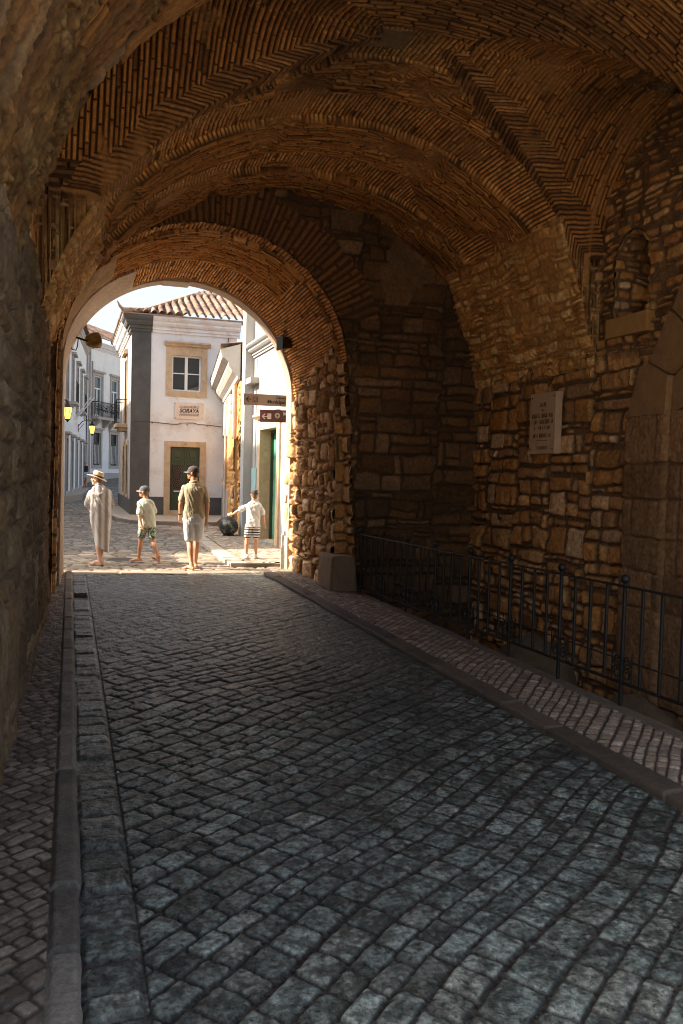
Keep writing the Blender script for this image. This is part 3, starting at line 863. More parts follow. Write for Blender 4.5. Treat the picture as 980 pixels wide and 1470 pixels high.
# guard stone at the foot of the arch pier
def guard_stone():
    bm = bmesh.new(); bmesh.ops.create_cube(bm, size=1)
    bmesh.ops.subdivide_edges(bm, edges=list(bm.edges), cuts=7, use_grid_fill=True)
    for v in bm.verts:
        p = v.co
        n = float(fbm(np.array([p.x * 3 + 5]), np.array([p.y * 3 + p.z * 4]), 31, 4)[0])
        t = p.z + .5
        p.x *= .40 * (1 - .12 * t); p.y *= .72 * (1 - .05 * t); p.z *= .53
        p *= 1 + .07 * n
    bmesh.ops.bevel(bm, geom=[e for e in bm.edges if e.calc_face_angle(0) > .8], offset=.02, segments=2, affect='EDGES')
    o = MB().bm(bm).build('guard_stone', mat('guard_limestone', (.20, .135, .08), (.29, .205, .13), scale=6, rough=.9, bump=.8, bscale=45, c3=(.13, .075, .04), s3=3, amt3=.5), None, smooth=True)
    o.location = (3.74, 11.62, .29)
    tag(o, 'worn squat guard stone at the foot of the right arch pier', 'guard stone')
guard_stone()

# ------------------------------------------------------------------ iron railing
def railing():
    t = thing('iron_railing', 'black wrought iron railing with ball finials and scrolls along the pavement', 'railing', (3.97, 11.22, 0))
    def zt(y): return .876 + .0126 * (11.22 - y)       # y in world
    def zb(y): return .117 + .0180 * (11.22 - y)
    def zm(y): return zb(y) + .245 - .012 * (11.22 - y)
    ys = [11.22 - .85 * i for i in range(10)]
    y0, y1 = ys[0], ys[-1]
    L = lambda y: y - 11.22
    def bar(name, z, hw, hh):
        mb = MB()
        for i in range(24):
            a = y0 + (y1 - y0) * i / 24; b = y0 + (y1 - y0) * (i + 1) / 24
            mb.add([(-hw, L(a), z(a) - hh), (hw, L(a), z(a) - hh), (hw, L(b), z(b) - hh), (-hw, L(b), z(b) - hh),
                    (-hw, L(a), z(a) + hh), (hw, L(a), z(a) + hh), (hw, L(b), z(b) + hh), (-hw, L(b), z(b) + hh)],
                   [(0, 1, 2, 3), (4, 7, 6, 5), (0, 4, 5, 1), (1, 5, 6, 2), (2, 6, 7, 3), (3, 7, 4, 0)])
        mb.build(name, M_IRON, t)
    bar('top_rail', zt, .022, .006)
    bar('bottom_rail', zb, .018, .007)
    bar('middle_rail', zm, .008, .004)
    for i, y in enumerate(ys):
        mb = MB(); r = .0165
        mb.tube([(0, L(y), zb(y) - .30), (0, L(y), zt(y) + .02)], r, 8)
        for q in (.32, .45, .60): 
            z = zb(y) + (zt(y) - zb(y)) * q
            mb.lathe((0, L(y), z), [(.011, -.014), (.017, -.006), (.017, .006), (.011, .014)], 10)
        p = mb.build('post', M_IRON, t)
        MB().lathe((0, L(y), zt(y)), [(.012, 0), (.016, .012), (.012, .02), (.03, .034), (.037, .055), (.03, .078), (.012, .09)], 14).build('finial', M_IRON, p, smooth=True)
        for sgn in (-1, 1):
            mb = MB()
            for (cz, rr) in ((.068, .052), (.165, .05)):
                pts = []
                for k in range(30):
                    a = k / 29 * 2 * pi * 1.35
                    q = rr * (1 - .62 * k / 29)
                    pts.append((0, L(y) + sgn * (.062 + q * cos(a) * 1.0), zb(y) + cz + q * sin(a) * (1 if cz < .1 else -1)))
                mb.tube(pts, .0065, 6)
            mb.tube([(0, L(y) + sgn * .118, zb(y) + .01), (0, L(y) + sgn * .118, zb(y) + .235)], .006, 6)
            mb.build('scroll', M_IRON, p)
        if i < len(ys) - 1:
            for q in range(1, 4):
                yy_ = y - .85 * q / 4
                mb = MB(); mb.tube([(0, L(yy_), zb(yy_) - .01), (0, L(yy_), zt(yy_))], .0135, 8)
                mb.build('baluster', M_IRON, t)
railing()

# ------------------------------------------------------------------ memorial plaque on the right wall
def plaque():
    t = thing('memorial_plaque', 'pale marble plaque with rows of worn engraved lettering on the stone wall', 'plaque', (5.735, 9.36, 2.44))
    MB().box(-.035, .06, -.30, .30, -.385, .385, .004).build('slab', mat('plaque_marble', (.60, .395, .235), (.68, .47, .30), scale=7, rough=.5, bump=.2, c3=(.47, .29, .16), s3=5, amt3=.5), t)
    ink = mat('engraved_ink', (.13, .075, .04), rough=.8)
    # worn letters: only the broken strokes of each line are left
    rr = random.Random(4)
    for (w, z, hh) in ((.15, .235, .05), (.04, .17, .03), (.50, .095, .055), (.50, .02, .055), (.36, -.055, .045), (.42, -.155, .05), (.24, -.31, .045)):
        mb = MB(); y = -w / 2
        while y < w / 2:
            lw = rr.uniform(.016, .024)
            if rr.random() > .13:
                k = rr.randrange(4)
                mb.box(-.0375, -.0345, -y - .005, -y, z - hh / 2, z + hh / 2)
                if k != 1: mb.box(-.0375, -.0345, -y - lw + .004, -y - lw + .009, z - hh / 2, z + hh / 2 * rr.choice((0, 1)))
                if k in (0, 2): mb.box(-.0372, -.0346, -y - lw + .009, -y - .005, z + hh / 2 - .007, z + hh / 2)
                if k in (0, 1, 3): mb.box(-.0372, -.0346, -y - lw + .009, -y - .005, z - .004, z + .004)
            y += lw + .006
        mb.build('engraved_line', ink, t)
    MB().box(-.038, -.034, -.13, .13, -.222, -.216).build('engraved_rule', ink, t)
    for y in (-.255, .255):
        for z in (-.33, .33):
            mb = MB(); mb.ball((-.036, y, z), (.006, .011, .011), 10, 6)
            mb.build('screw', M_IRON, t, smooth=True)
plaque()

# ------------------------------------------------------------------ floodlights in the arch
def floodlight(label, loc, rz, pitch, housing):
    t = thing('floodlight', label, 'floodlight', loc, rz)
    hs = mat('floodlight_housing', *housing, scale=9, rough=.45, bump=.3, metal=.6)
    mb = MB()
    mb.tube([(-.30, 0, .05), (-.16, 0, .03), (-.02, 0, 0)], .017, 8)
    mb.tube([(-.28, .06, .07), (-.28, -.06, .07)], .014, 8)
    mb.tube([(-.285, 0, .05), (-.29, 0, -.09), (-.25, .005, -.16), (-.19, .01, -.165), (-.165, .01, -.10), (-.16, 0, .02)], .009, 8)
    mb.box(-.325, -.27, -.035, .035, .0, .11, .006)
    mb.build('bracket', M_IRON, t)
    h = empty('housing', (0, 0, 0), 0, t); h.rotation_euler = (0, pitch, 0)
    mb = MB()
    R = Matrix.Rotation(pi / 2, 4, 'Y')
    prof = [(.03, -.03), (.075, -.02), (.105, .03), (.125, .10), (.13, .17), (.12, .185), (.118, .175)]
    n = 20; v = []; f = []
    for (r, z) in prof:
        for k in range(n): v.append(R @ Vector((r * cos(2 * pi * k / n), r * sin(2 * pi * k / n), z)))
    for i in range(len(prof) - 1):
        for k in range(n): f.append((i * n + k, i * n + (k + 1) % n, (i + 1) * n + (k + 1) % n, (i + 1) * n + k))
    f.append(tuple(range(n)))
    mb.add(v, f); mb.build('shade', hs, h, smooth=True)
    mb = MB(); mb.add([R @ Vector((.117 * cos(2 * pi * k / n), .117 * sin(2 * pi * k / n), .174)) for k in range(n)], [tuple(range(n))])
    mb.build('lens', glass_mat('lens_glass', (.05, .04, .03), .15), h)
    return t
floodlight('round brown metal floodlight bracketed to the left side of the arch', (.255, 14.0, 3.73), radians(20), radians(-12), ((.16, .095, .025), (.22, .14, .045)))
def box_floodlight():
    t = thing('floodlight', 'small dark boxy floodlight fixed high on the right arch jamb', 'floodlight', (3.40, 13.62, 3.86), radians(12))
    hs = mat('dark_floodlight_housing', (.028, .02, .013), (.05, .036, .022), scale=9, rough=.5, bump=.3, metal=.4)
    mb = MB(); mb.tube([(.28, .02, .03), (.12, .0, .02)], .014, 8); mb.box(.24, .30, -.04, .06, -.03, .09, .006)
    mb.build('bracket', M_IRON, t)
    mb = MB(); mb.prism([(-.10, -.10), (.06, -.07), (.10, .0), (.06, .09), (-.08, .10)], 'y', -.11, .11)
    mb.build('housing', hs, t)
    MB().box(-.125, -.10, -.12, .12, -.11, .11, .004).build('front_frame', hs, t)
box_floodlight()
# ================================================================== outside
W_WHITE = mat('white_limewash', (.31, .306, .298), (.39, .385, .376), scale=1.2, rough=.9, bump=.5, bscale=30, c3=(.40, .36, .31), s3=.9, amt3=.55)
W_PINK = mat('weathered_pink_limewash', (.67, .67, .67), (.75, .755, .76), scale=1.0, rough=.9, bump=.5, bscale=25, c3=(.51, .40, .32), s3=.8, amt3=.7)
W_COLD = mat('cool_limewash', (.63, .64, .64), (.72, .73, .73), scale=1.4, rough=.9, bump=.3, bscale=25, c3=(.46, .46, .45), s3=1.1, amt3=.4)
G_PAINT = mat('dark_grey_paint', (.066, .064, .061), (.098, .095, .091), scale=2.4, rough=.85, bump=.3, bscale=30, c3=(.05, .049, .047), s3=1.4, amt3=.5)
S_TAN = mat('tan_dressed_stone', (.44, .31, .185), (.58, .43, .28), scale=5, rough=.88, bump=.6, bscale=40, c3=(.32, .21, .12), s3=2.4, amt3=.5)
S_GREY = mat('grey_dressed_stone', (.30, .28, .26), (.40, .37, .34), scale=5, rough=.9, bump=.5, bscale=40)
WOOD_W = mat('white_painted_wood', (.66, .64, .61), (.76, .74, .71), scale=8, rough=.5)
WOOD_G = mat('dark_green_wood', (.026, .048, .022), (.042, .072, .035), scale=8, rough=.45, bump=.3, stretch=(1, 1, .2))
WOOD_T = mat('faded_green_door', (.035, .19, .115), (.085, .29, .185), scale=2.2, rough=.55, bump=.4, stretch=(1, 1, .5), c3=(.22, .34, .26), s3=1.0, amt3=.6)
GLASS = glass_mat('dark_window_glass')
GLASS_B = glass_mat('sky_window_glass', (.07, .10, .115), .12)
OCHRE = mat('bare_ochre_masonry', (.46, .235, .07), (.60, .34, .12), scale=2.5, rough=.95, bump=1.0, bscale=14, c3=(.20, .10, .04), s3=1.6, amt3=.85)
TILE = mat('clay_tile', (.55, .5, .48), (1.35, 1.3, 1.25), scale=9, rough=.85, bump=.5, bscale=60, attr=True, contrast=.4)
KERB = mat('pale_kerb_stone', (.31, .265, .215), (.42, .365, .30), scale=7, rough=.85, bump=.5, bscale=40)

# ------------------------------------------------------------------ ground
def street_z(y):
    return np.interp(y, [-400, 31, 54, 60, 64, 75, 400], [0, 0, .46, .92, 1.02, 1.3, 1.3])

def ground():
    mb = MB()
    zg = -.09
    E_ = 600
    for (x0, x1, y0, y1) in ((-E_, 3.985, -E_, 31), (6.4, E_, -E_, 31), (3.985, 6.4, -E_, -3), (3.985, 6.4, 11.5, 31)):
        mb.quad((x0, y0, zg), (x1, y0, zg), (x1, y1, zg), (x0, y1, zg))
    ys = [31, 54, 60, 64, 75, 600]
    for a, b in zip(ys[:-1], ys[1:]):
        mb.quad((-E_, a, street_z(a) + zg), (E_, a, street_z(a) + zg), (E_, b, street_z(b) + zg), (-E_, b, street_z(b) + zg))
    tag(mb.build('ground', mat('town_ground', (.30, .26, .21), (.38, .33, .27), scale=.8, rough=.95)), 'town ground around the gate', 'ground', kind='structure')
    P1 = [(.255, .21, .16), (.31, .26, .205), (.205, .168, .13), (.28, .24, .19), (.34, .29, .235)]
    X, Y = grid(np.arange(-7, 5.6, .03), np.r_[13.995, 14.0, np.arange(14.04, 31.3, .05)])
    h, c = setts(X, Y, radians(4), .19, .30, 231, P1, (.10, .075, .055), A=.03, rad=.04, jn=.014)
    shade_mask = sstep(17.2, 18.2, Y + .5 * fbm(X * .7, Y * .7, 234, 3)) * sstep(2.9, 2.5, X + .2 * fbm(Y * .8, X, 235, 3))
    c = c * (1 - shade_mask[..., None] * np.array((.40, .34, .27)))  # shade deepened in the colour: setts darker and cooler beyond the sunlit strip
    # a smooth stone sill across the mouth of the passage
    s = (Y < 14.42) & (X < 3.3)
    kd = np.minimum((X + .3) % 1.1, 1.1 - (X + .3) % 1.1)
    h[s] = (.03 * sstep(0, .02, kd))[s]; c[s] = (np.array((.34, .285, .225)) * (.85 + .5 * fbm(X * 4, Y * 4, 233, 4))[..., None])[s]
    h[:, 0] = 0
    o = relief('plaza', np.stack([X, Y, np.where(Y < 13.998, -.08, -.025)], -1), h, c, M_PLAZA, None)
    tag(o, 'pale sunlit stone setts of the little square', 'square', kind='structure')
    X, Y = grid(np.arange(-4, 7.0, .05), np.r_[np.arange(31.2, 64, .09), np.arange(64, 90, .5)])
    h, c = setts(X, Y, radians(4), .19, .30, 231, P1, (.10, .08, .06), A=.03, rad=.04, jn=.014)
    c = c * np.array((.60, .66, .73))  # same shade tint painted into the street setts
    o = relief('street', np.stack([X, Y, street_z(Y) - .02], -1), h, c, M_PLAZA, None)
    tag(o, 'cobbled street climbing away between white houses', 'street', kind='structure')

    # raised pavement by the white house, with kerb slabs
    def raised(poly, z, name, label, kerb_edges, kw=.28):
        mb = MB(); mb.prism(poly, 'z', -.05, z)
        o = mb.build(name, mat('pavement_limestone', (.30, .25, .195), (.40, .335, .27), scale=10, rough=.88, bump=.8, bscale=24, c3=(.30, .235, .17), s3=5, amt3=.5))
        tag(o, label, 'pavement', kind='structure')
        mk = MB(); rk = random.Random(3)
        for (a, b) in kerb_edges:
            a = Vector((*a, 0)); b = Vector((*b, 0)); d = (b - a); Ln = d.length; d.normalize(); nn = Vector((-d.y, d.x, 0))
            t = 0
            while t < Ln - .05:
                l = min(rk.uniform(.7, 1.1), Ln - t)
                p = a + d * (t + .006); q = a + d * (t + l - .006)
                jz = z + .012 + rk.uniform(-.006, .006)
                pts = [p, q, q + nn * kw, p + nn * kw]
                mk.add([(v.x, v.y, -.05) for v in pts] + [(v.x, v.y, jz) for v in pts],
                       [(0, 1, 2, 3), (4, 7, 6, 5), (0, 4, 5, 1), (1, 5, 6, 2), (2, 6, 7, 3), (3, 7, 4, 0)])
                t += l
        ok = mk.build('kerb', KERB); tag(ok, label.replace('pavement', 'kerb edging'), 'kerb', kind='structure')
    def in_poly(X, Y, poly):
        r_ = np.zeros(X.shape, bool); n = len(poly); j = n - 1
        for i in range(n):
            (xi, yi), (xj, yj) = poly[i], poly[j]
            r_ ^= ((yi > Y) != (yj > Y)) & (X < (xj - xi) * (Y - yi) / ((yj - yi) or 1e-9) + xi)
            j = i
        return r_
    X, Y = grid(np.arange(2.9, 5.4, .022), np.arange(14.7, 29.7, .035))
    h, c = setts(X, Y, radians(45), .11, .12, 241, [(.30, .245, .19), (.36, .305, .245), (.25, .205, .16), (.40, .345, .285)], (.15, .115, .085), A=.016, rad=.03, jn=.006, tiltamp=.2)
    m = in_poly(X, Y, [(3.56, 14.78), (3.05, 14.80), (3.14, 18.3), (3.23, 20.6), (3.93, 22.6), (5.2, 29.6), (5.3, 21.0), (4.6, 14.75)])
    tag(relief('pavement', np.stack([X, Y, np.full_like(X, .066)], -1), h, c, M_PLAZA, None, mask=m), 'small pale cobbles on the raised pavement before the white house', 'pavement', kind='structure')
    raised([(3.56, 14.75), (3.02, 14.78), (3.12, 18.3), (3.2, 20.6), (3.9, 22.6), (5.2, 29.6), (5.0, 21.0), (4.75, 14.7)], .062, 'pavement',
           'light pavement before the white house', [((3.56, 14.75), (3.02, 14.78)), ((3.12, 18.3), (3.02, 14.78)), ((3.2, 20.6), (3.12, 18.3)), ((3.9, 22.6), (3.2, 20.6))], -.26)
    raised([(1.25, 36), (1.25, 30.0), (1.42, 28.0), (1.75, 26.6), (2.3, 26.0), (3.2, 25.8), (4.3, 25.6), (5.3, 29.7), (2.0, 29.7), (2.0, 36)], .11, 'pavement',
           'rounded pavement under the corner house', [((1.25, 36), (1.25, 30)), ((1.25, 30), (1.42, 28)), ((1.42, 28), (1.75, 26.6)), ((1.75, 26.6), (2.3, 26)), ((2.3, 26), (3.2, 25.8)), ((3.2, 25.8), (4.3, 25.6))], .28)
    raised([(-.3, 37.5), (.55, 40), (1.25, 55), (.9, 57.5)], .42, 'pavement', 'narrow pavement by the far left houses', [((.55, 40), (1.25, 55))], .2)
    # a lone low kerb slab lying in the square
ground()

t = MB(); t.lathe((0, 0, 0), [(.29, 0), (.29, .012), (.27, .016), (.0, .016)], 28)
for i in range(-4, 5):
    t.box(-.24 * cos(i / 5.0 * 1.2), .24 * cos(i / 5.0 * 1.2), i * .055 - .012, i * .055 + .012, .015, .021)
mh = t.build('manhole_cover', mat('cast_iron_cover', (.10, .085, .07), (.17, .145, .12), scale=20, rough=.6, metal=.4))
mh.location = (.92, 16.2, -.004); tag(mh, 'round ribbed iron manhole cover in the sunlit setts', 'manhole cover')

# ------------------------------------------------------------------ house pieces in local facade space (x right, -y outward, z up)
def frame_rect(mb, a, b, c, d, w, y0, y1, bottom=True):
    a += .003; b -= .003; d -= .003; w += .003
    if bottom: c += .003
    mb.box(a - w, a, y0, y1, c - (w if bottom else 0), d + w)
    mb.box(b, b + w, y0, y1, c - (w if bottom else 0), d + w)
    mb.box(a, b, y0, y1, d, d + w)
    if bottom: mb.box(a, b, y0, y1, c - w, c)

def sash_window(parent, a, b, c, d, y=.10, wood=WOOD_W, glass=GLASS, leaves=2, bars=1, transom=0, name='window', fw=.06):
    """casement in opening a..b, c..d, set back y"""
    w = fw
    mb = MB()
    frame_rect(mb, a + w, b - w, c + w, d - w, w - .004, y - .02, y + .05)
    top = d - w
    if transom:
        zt = c + (d - c) * transom
        mb.box(a + w, b - w, y - .018, y + .048, zt - w * .6, zt + w * .6)
    for i in range(1, leaves):
        x = a + (b - a) * i / leaves
        mb.box(x - w * .9, x + w * .9, y - .024, y + .046, c + w, (zt if transom else top) - .002)
    for i in range(leaves):
        x0 = a + (b - a) * i / leaves; x1 = a + (b - a) * (i + 1) / leaves
        for q in range(1, bars + 1):
            z = c + ((zt if transom else d) - c) * q / (bars + 1)
            mb.box(x0 + w, x1 - w, y - .012, y + .03, z - .018, z + .018)
    win = mb.build(name, wood, parent)
    g = MB(); g.quad((a + .01, y + .03, c + .01), (b - .01, y + .03, c + .01), (b - .01, y + .03, d - .01), (a + .01, y + .03, d - .01))
    g.build('pane', glass, win)
    return win

def moulding(mb, pts_xy, prof, closed=False):
    """sweep a (out, z) profile along a polyline in plan; outward is to the right of travel"""
    n = len(pts_xy); v = []
    P = [Vector((*p, 0)) for p in pts_xy]
    for i, p in enumerate(P):
        d0 = (P[i] - P[i - 1]).normalized() if i > 0 else (P[1] - P[0]).normalized()
        d1 = (P[i + 1] - P[i]).normalized() if i < n - 1 else d0
        n0 = Vector((d0.y, -d0.x, 0)); n1 = Vector((d1.y, -d1.x, 0))
        m = (n0 + n1); m = m / max(m.dot(n0), .3)
        v.append((p, m))
    pts = []
    for p, m in v:
        for (o, z) in prof: pts.append((p.x + m.x * o, p.y + m.y * o, z))
    k = len(prof); f = []
    for i in range(n - 1):
        for j in range(k - 1):
            f.append((i * k + j, (i + 1) * k + j, (i + 1) * k + j + 1, i * k + j + 1))
    f.append(tuple(range(k))); f.append(tuple(range((n - 1) * k, n * k))[::-1])
    mb.add(pts, f)
CORNICE = [(0, 0), (.05, 0), (.05, .08), (.09, .10), (.09, .19), (.16, .22), (.21, .29), (.21, .35), (.27, .40), (.31, .46), (.31, .53), (0, .53)]

def tiled(name, X, Y, Z, ucoord, along, parent, pitch=.22, seed=1, step=.34, A=.07):
    """roman tile relief: ucoord across the ribs, along down the slope"""
    k = np.floor(ucoord / pitch); f = (ucoord / pitch - k - .5) * 2
    rib = np.sqrt(np.clip(1 - (f / .74) ** 2, 0, 1))
    a2 = along + .05 * h32(k, 1, 1, seed)
    j = np.floor(a2 / step); fa = a2 / step - j
    rnd = h32(k, j, 5, seed)
    h = A * rib * (.9 + .2 * rnd) + .028 * fa * rib + .012 * (rnd - .5)
    c = pal((k, j), [(.185, .105, .072), (.235, .15, .105), (.145, .085, .06), (.28, .205, .155), (.115, .075, .055)], seed)
    c = c * (.9 + .2 * rnd)[..., None]
    return relief(name, np.stack([X, Y, Z], -1), h, c, TILE, parent, flip=False)

# ------------------------------------------------------------------ corner house (hairdresser)
def corner_house():
    t = thing('corner_house', 'white corner house with dark grey corner strip, tiled hip roof and dark green door', 'house', (2.0, 29.7, 0))
    Wd, Hh = 3.6, 6.45
    # front opening list: window, door (local x from the corner)
    win = (1.34, 2.36, 4.44, 5.68); door = (1.33, 2.37, .26, 2.50)
    mb = MB(); wall_holes(mb, Wd, Hh, [win, door], .22, z0=.0)
    mb.quad((Wd, 0, 0), (Wd, 6, 0), (Wd, 6, Hh), (Wd, 0, Hh))
    mb.build('front_wall', W_PINK, t)
    # left face: local frame turned so that x runs away from the corner
    lf = empty('side_wall', (0, 0, 0), 0, t)
    lw = MB(); hs = [(2.5, 3.5, 3.35, 5.75), (1.5, 2.4, .75, 2.55), (3.4, 4.3, .75, 2.55)]
    wall_holes(lw, 7.5, Hh, hs, .2)
    for i, p in enumerate(lw.v): lw.v[i] = (p[1], p[0], p[2])          # mirror x<->y: the sheet now faces -x
    lw.build('limewash', mat('sunlit_limewash', (.42, .385, .355), (.48, .445, .415), scale=1.2, rough=.9, bump=.4, bscale=25, c3=(.36, .29, .235), s3=.9, amt3=.5), lf)
    mb = MB()
    for (a, b, c, d) in hs:
        for q in ((a - .14, a, c - .1, d + .16), (b, b + .14, c - .1, d + .16), (a, b, d, d + .16), (a, b, c - .1, c)):
            mb.box(-.035, .03, q[0], q[1], q[2], q[3])
        if c > 3: mb.box(-.16, .0, a - .22, b + .22, d + .17, d + .28); mb.box(-.11, .0, a - .18, b + .18, d + .28, d + .34)
    mb.build('stone_surround', S_TAN, lf)
    for (a, b, c, d) in hs:
        g = MB(); g.quad((.14, a, c), (.14, b, c), (.14, b, d), (.14, a, d)); g.build('dark_pane', GLASS, lf)
    mb = MB(); mb.box(-.02, .0, .0, 7.5, -.02, .62); mb.build('plinth', G_PAINT, lf)
    bal = MB(); bal.box(-.42, 0, 2.15, 3.85, 3.2, 3.34, .01); bal.box(-.3, 0, 2.3, 3.7, 3.08, 3.2); bal.build('balcony_slab', S_TAN, lf)
    br = MB()
    br.box(-.40, -.37, 2.2, 3.8, 4.20, 4.23); br.box(-.40, -.37, 2.2, 3.8, 3.42, 3.44)
    for y in np.arange(2.2, 3.82, .13): br.box(-.392, -.378, y - .007, y + .007, 3.34, 4.21)
    for y in (2.2, 3.8):
        br.box(-.39, 0, y - .012, y + .012, 4.2, 4.23)
        for x in np.arange(-.39, 0, .13): br.box(x - .007, x + .007, y - .007, y + .007, 3.34, 4.21)
    br.build('balcony_railing', M_IRON, lf)
    # corner strip and plinth: dark grey paint, 2 cm proud
    mb = MB(); mb.box(-.025, .625, -.03, .0, -.02, Hh); mb.box(-.025, .0, .0, .12, .62, Hh)
    mb.build('corner_strip', G_PAINT, t)
    MB().box(.626, 1.125, -.022, .0, -.02, .735).build('plinth', G_PAINT, t)
    MB().box(2.575, Wd, -.022, .0, -.02, .735).build('plinth', G_PAINT, t)
    # cornice, grey where it turns round the strip
    mb = MB(); moulding(mb, [(.66, 0), (Wd + .1, 0)], [(o, z + 6.4) for o, z in CORNICE]); mb.build('cornice', W_PINK, t)
    mb = MB(); moulding(mb, [(0, 1.0), (0, 0), (.655, 0)], [(o + .03, z + 6.4) for o, z in CORNICE]); mb.build('cornice_corner', G_PAINT, t)
    mb = MB(); moulding(mb, [(0, 7.5), (0, 1.005)], [(o, z + 6.4) for o, z in CORNICE]); mb.build('cornice_side', W_PINK, t)
    # window
    w = sash_window(t, *win, y=.12, fw=.055, bars=1)
    a, b, c, d = win
    mb = MB(); frame_rect(mb, a, b, c, d, .20, -.035, .03); mb.box(a - .2, b + .2, -.03, .03, d + .2, d + .30)
    mb.build('window_surround', S_TAN, t)
    mb = MB(); moulding(mb, [(a - .26, -.03), (b + .30, -.03)], [(0, d + .302), (.06, d + .302), (.10, d + .36), (.15, d + .40), (.15, d + .45), (0, d + .46)])
    mb.build('window_hood', S_TAN, t)
    # door: surround, two leaves, lattice, step
    a, b, c, d = door
    mb = MB(); mb.box(a - .20, a + .003, -.04, .03, .107, d + .19); mb.box(b - .003, b + .20, -.04, .03, .107, d + .19); mb.box(a + .003, b - .003, -.04, .03, d - .003, d + .19)
    mb.build('door_surround', S_TAN, t)
    mb = MB(); mb.box(a - .25, b + .25, -.28, .05, -.02, .105, .01); mb.box(a + .002, b - .002, -.06, .22, .105, .255)
    mb.build('doorstep', S_TAN, t)
    mid = (a + b) / 2
    for i, (x0, x1) in enumerate(((a, mid), (mid, b))):
        mb = MB(); y = .10
        mb.box(x0 + .004, x1 - .004, y, y + .05, c, d)
        s = .075
        for (z0, z1) in ((c + .06, c + .62), (c + .72, c + 1.62), (c + 1.74, d - .06)):
            for q in ((x0 + s - .02, x0 + s, z0, z1), (x1 - s, x1 - s + .02, z0, z1), (x0 + s, x1 - s, z0, z0 + .02), (x0 + s, x1 - s, z1 - .02, z1)):
                mb.box(q[0], q[1], y - .022, y + .001, q[2], q[3])
        cx = (x0 + x1) / 2
        mb.box(cx - .10, cx + .10, y - .025, y + .001, c + 1.86, d - .16, .008)
        mb.box(x0 + .14, x1 - .14, y - .02, y + .001, c + .18, c + .48, .008)
        lf_ = mb.build('door_leaf', WOOD_G, t)
        g = MB(); g.quad((x0 + s, y - .004, c + .74), (x1 - s, y - .004, c + .74), (x1 - s, y - .004, c + 1.60), (x0 + s, y - .004, c + 1.60)); g.build('door_glass', GLASS, lf_)
        la = MB(); r_ = .006
        hgt = .86
        for k in range(-6, 8):
            for sg in (-1, 1):
                pts = []
                for q in range(13):
                    zz = q / 12 * hgt
                    xx = cx + k * .075 + sg * (.0375 * sin(zz * 22) )
                    if x0 + s < xx < x1 - s: pts.append((xx, y - .012, c + .74 + zz))
                if len(pts) > 3: la.tube(pts, r_, 5)
        la.build('lattice', mat('rusty_lattice', (.13, .085, .055), (.19, .13, .09), rough=.6), lf_)
        if i == 0:
            MB().box(cx - .11, cx + .11, y - .03, y, c + .655, c + .70, .004).build('letter_slot', WOOD_W, lf_)
        MB().ball((mid + (.05 if i else -.05), y - .04, c + .95), (.018, .03, .018), 8, 6).build('door_knob', M_IRON, lf_, smooth=True)
    text_obj('house_number', '20', .085, Matrix.Translation((mid, -.0415, d + .10)) @ Matrix.Rotation(pi / 2, 4, 'X'), mat('number_ink', (.08, .06, .045)), t, depth=.001)
    # cable sagging along the front, with clips
    pts = [(x, -.03, 3.32 + .02 * sin(x * 3.3) - .05 * (x / 3.2) + (.05 if abs(x - 1.9) < .3 else 0)) for x in np.linspace(.0, 3.28, 24)]
    mb = MB(); mb.tube(pts, .012, 6); mb.tube([(3.28, -.03, 3.16), (3.30, -.03, 4.2), (3.22, -.03, 5.4), (3.3, -.03, 6.4)], .014, 6)
    for x in (.7, 1.9, 2.6): mb.ball((x, -.035, 3.31 - .05 * x / 3.2), .022, 6, 5)
    mb.build('facade_cable', mat('grey_cable', (.10, .08, .065)), t)
    # roof
    ex, ey, ez = -.36, -.38, 6.98
    x = np.arange(ex, Wd + 2.2, .022); y = np.arange(ey, 8, .04)
    X, Y = grid(x, y)
    dl = X - ex; df = Y - ey
    left = np.where(dl < .8, .10 * dl, .08 + .62 * (dl - .8)); left = np.where(dl > 3.2, left, left)
    front = .43 * df
    Zr = np.minimum(np.minimum(left, front), 1.62)
    isf = front <= left
    u = np.where(isf, X, Y); al = np.where(isf, -Y, -X)
    tiled('roof', X, Y, ez + Zr, u, al, t, .27, 5, step=.38, A=.115)
    mb = MB(); mb.box(ex + .02, Wd + .6, ey + .03, .3, 6.935, 6.975); mb.box(ex + .02, .3, .301, 7.6, 6.935, 6.975); mb.build('eave_board', mat('eave_underside', (.30, .20, .13), (.40, .28, .19)), t)
    # hip tiles
    hp = []
    for k in range(14):
        q = k / 13 * 2.75 + .0
        l_ = .10 * q if q < .8 else .08 + .62 * (q - .8)
        hp.append((ex + q, ey + l_ / .43, ez + l_ + .05))
    hp.append((Wd + 2.1, ey + 1.62 / .43, ez + 1.67))
    mb = MB(); mb.tube(hp, .085, 8); mb.tube([(ex + .05, ey + .05, ez + .02), (ex - .12, ey - .12, ez + .16), (ex - .2, ey - .2, ez + .30)], [.06, .045, .015], 8)
    mb.build('hip_tiles', mat('hip_clay', (.26, .18, .13), (.42, .29, .21), scale=12, rough=.85, bump=.6), t)
    # closing wall behind
    MB().box(.05, Wd - .02, 7.0, 7.5, 0, 6.6).build('rear_wall', W_PINK, t)
    MB().box(.25, Wd - .02, .25, 6.9, 3.0, 3.1).build('floor_slab', M_DARKMORTAR, t)
corner_house()

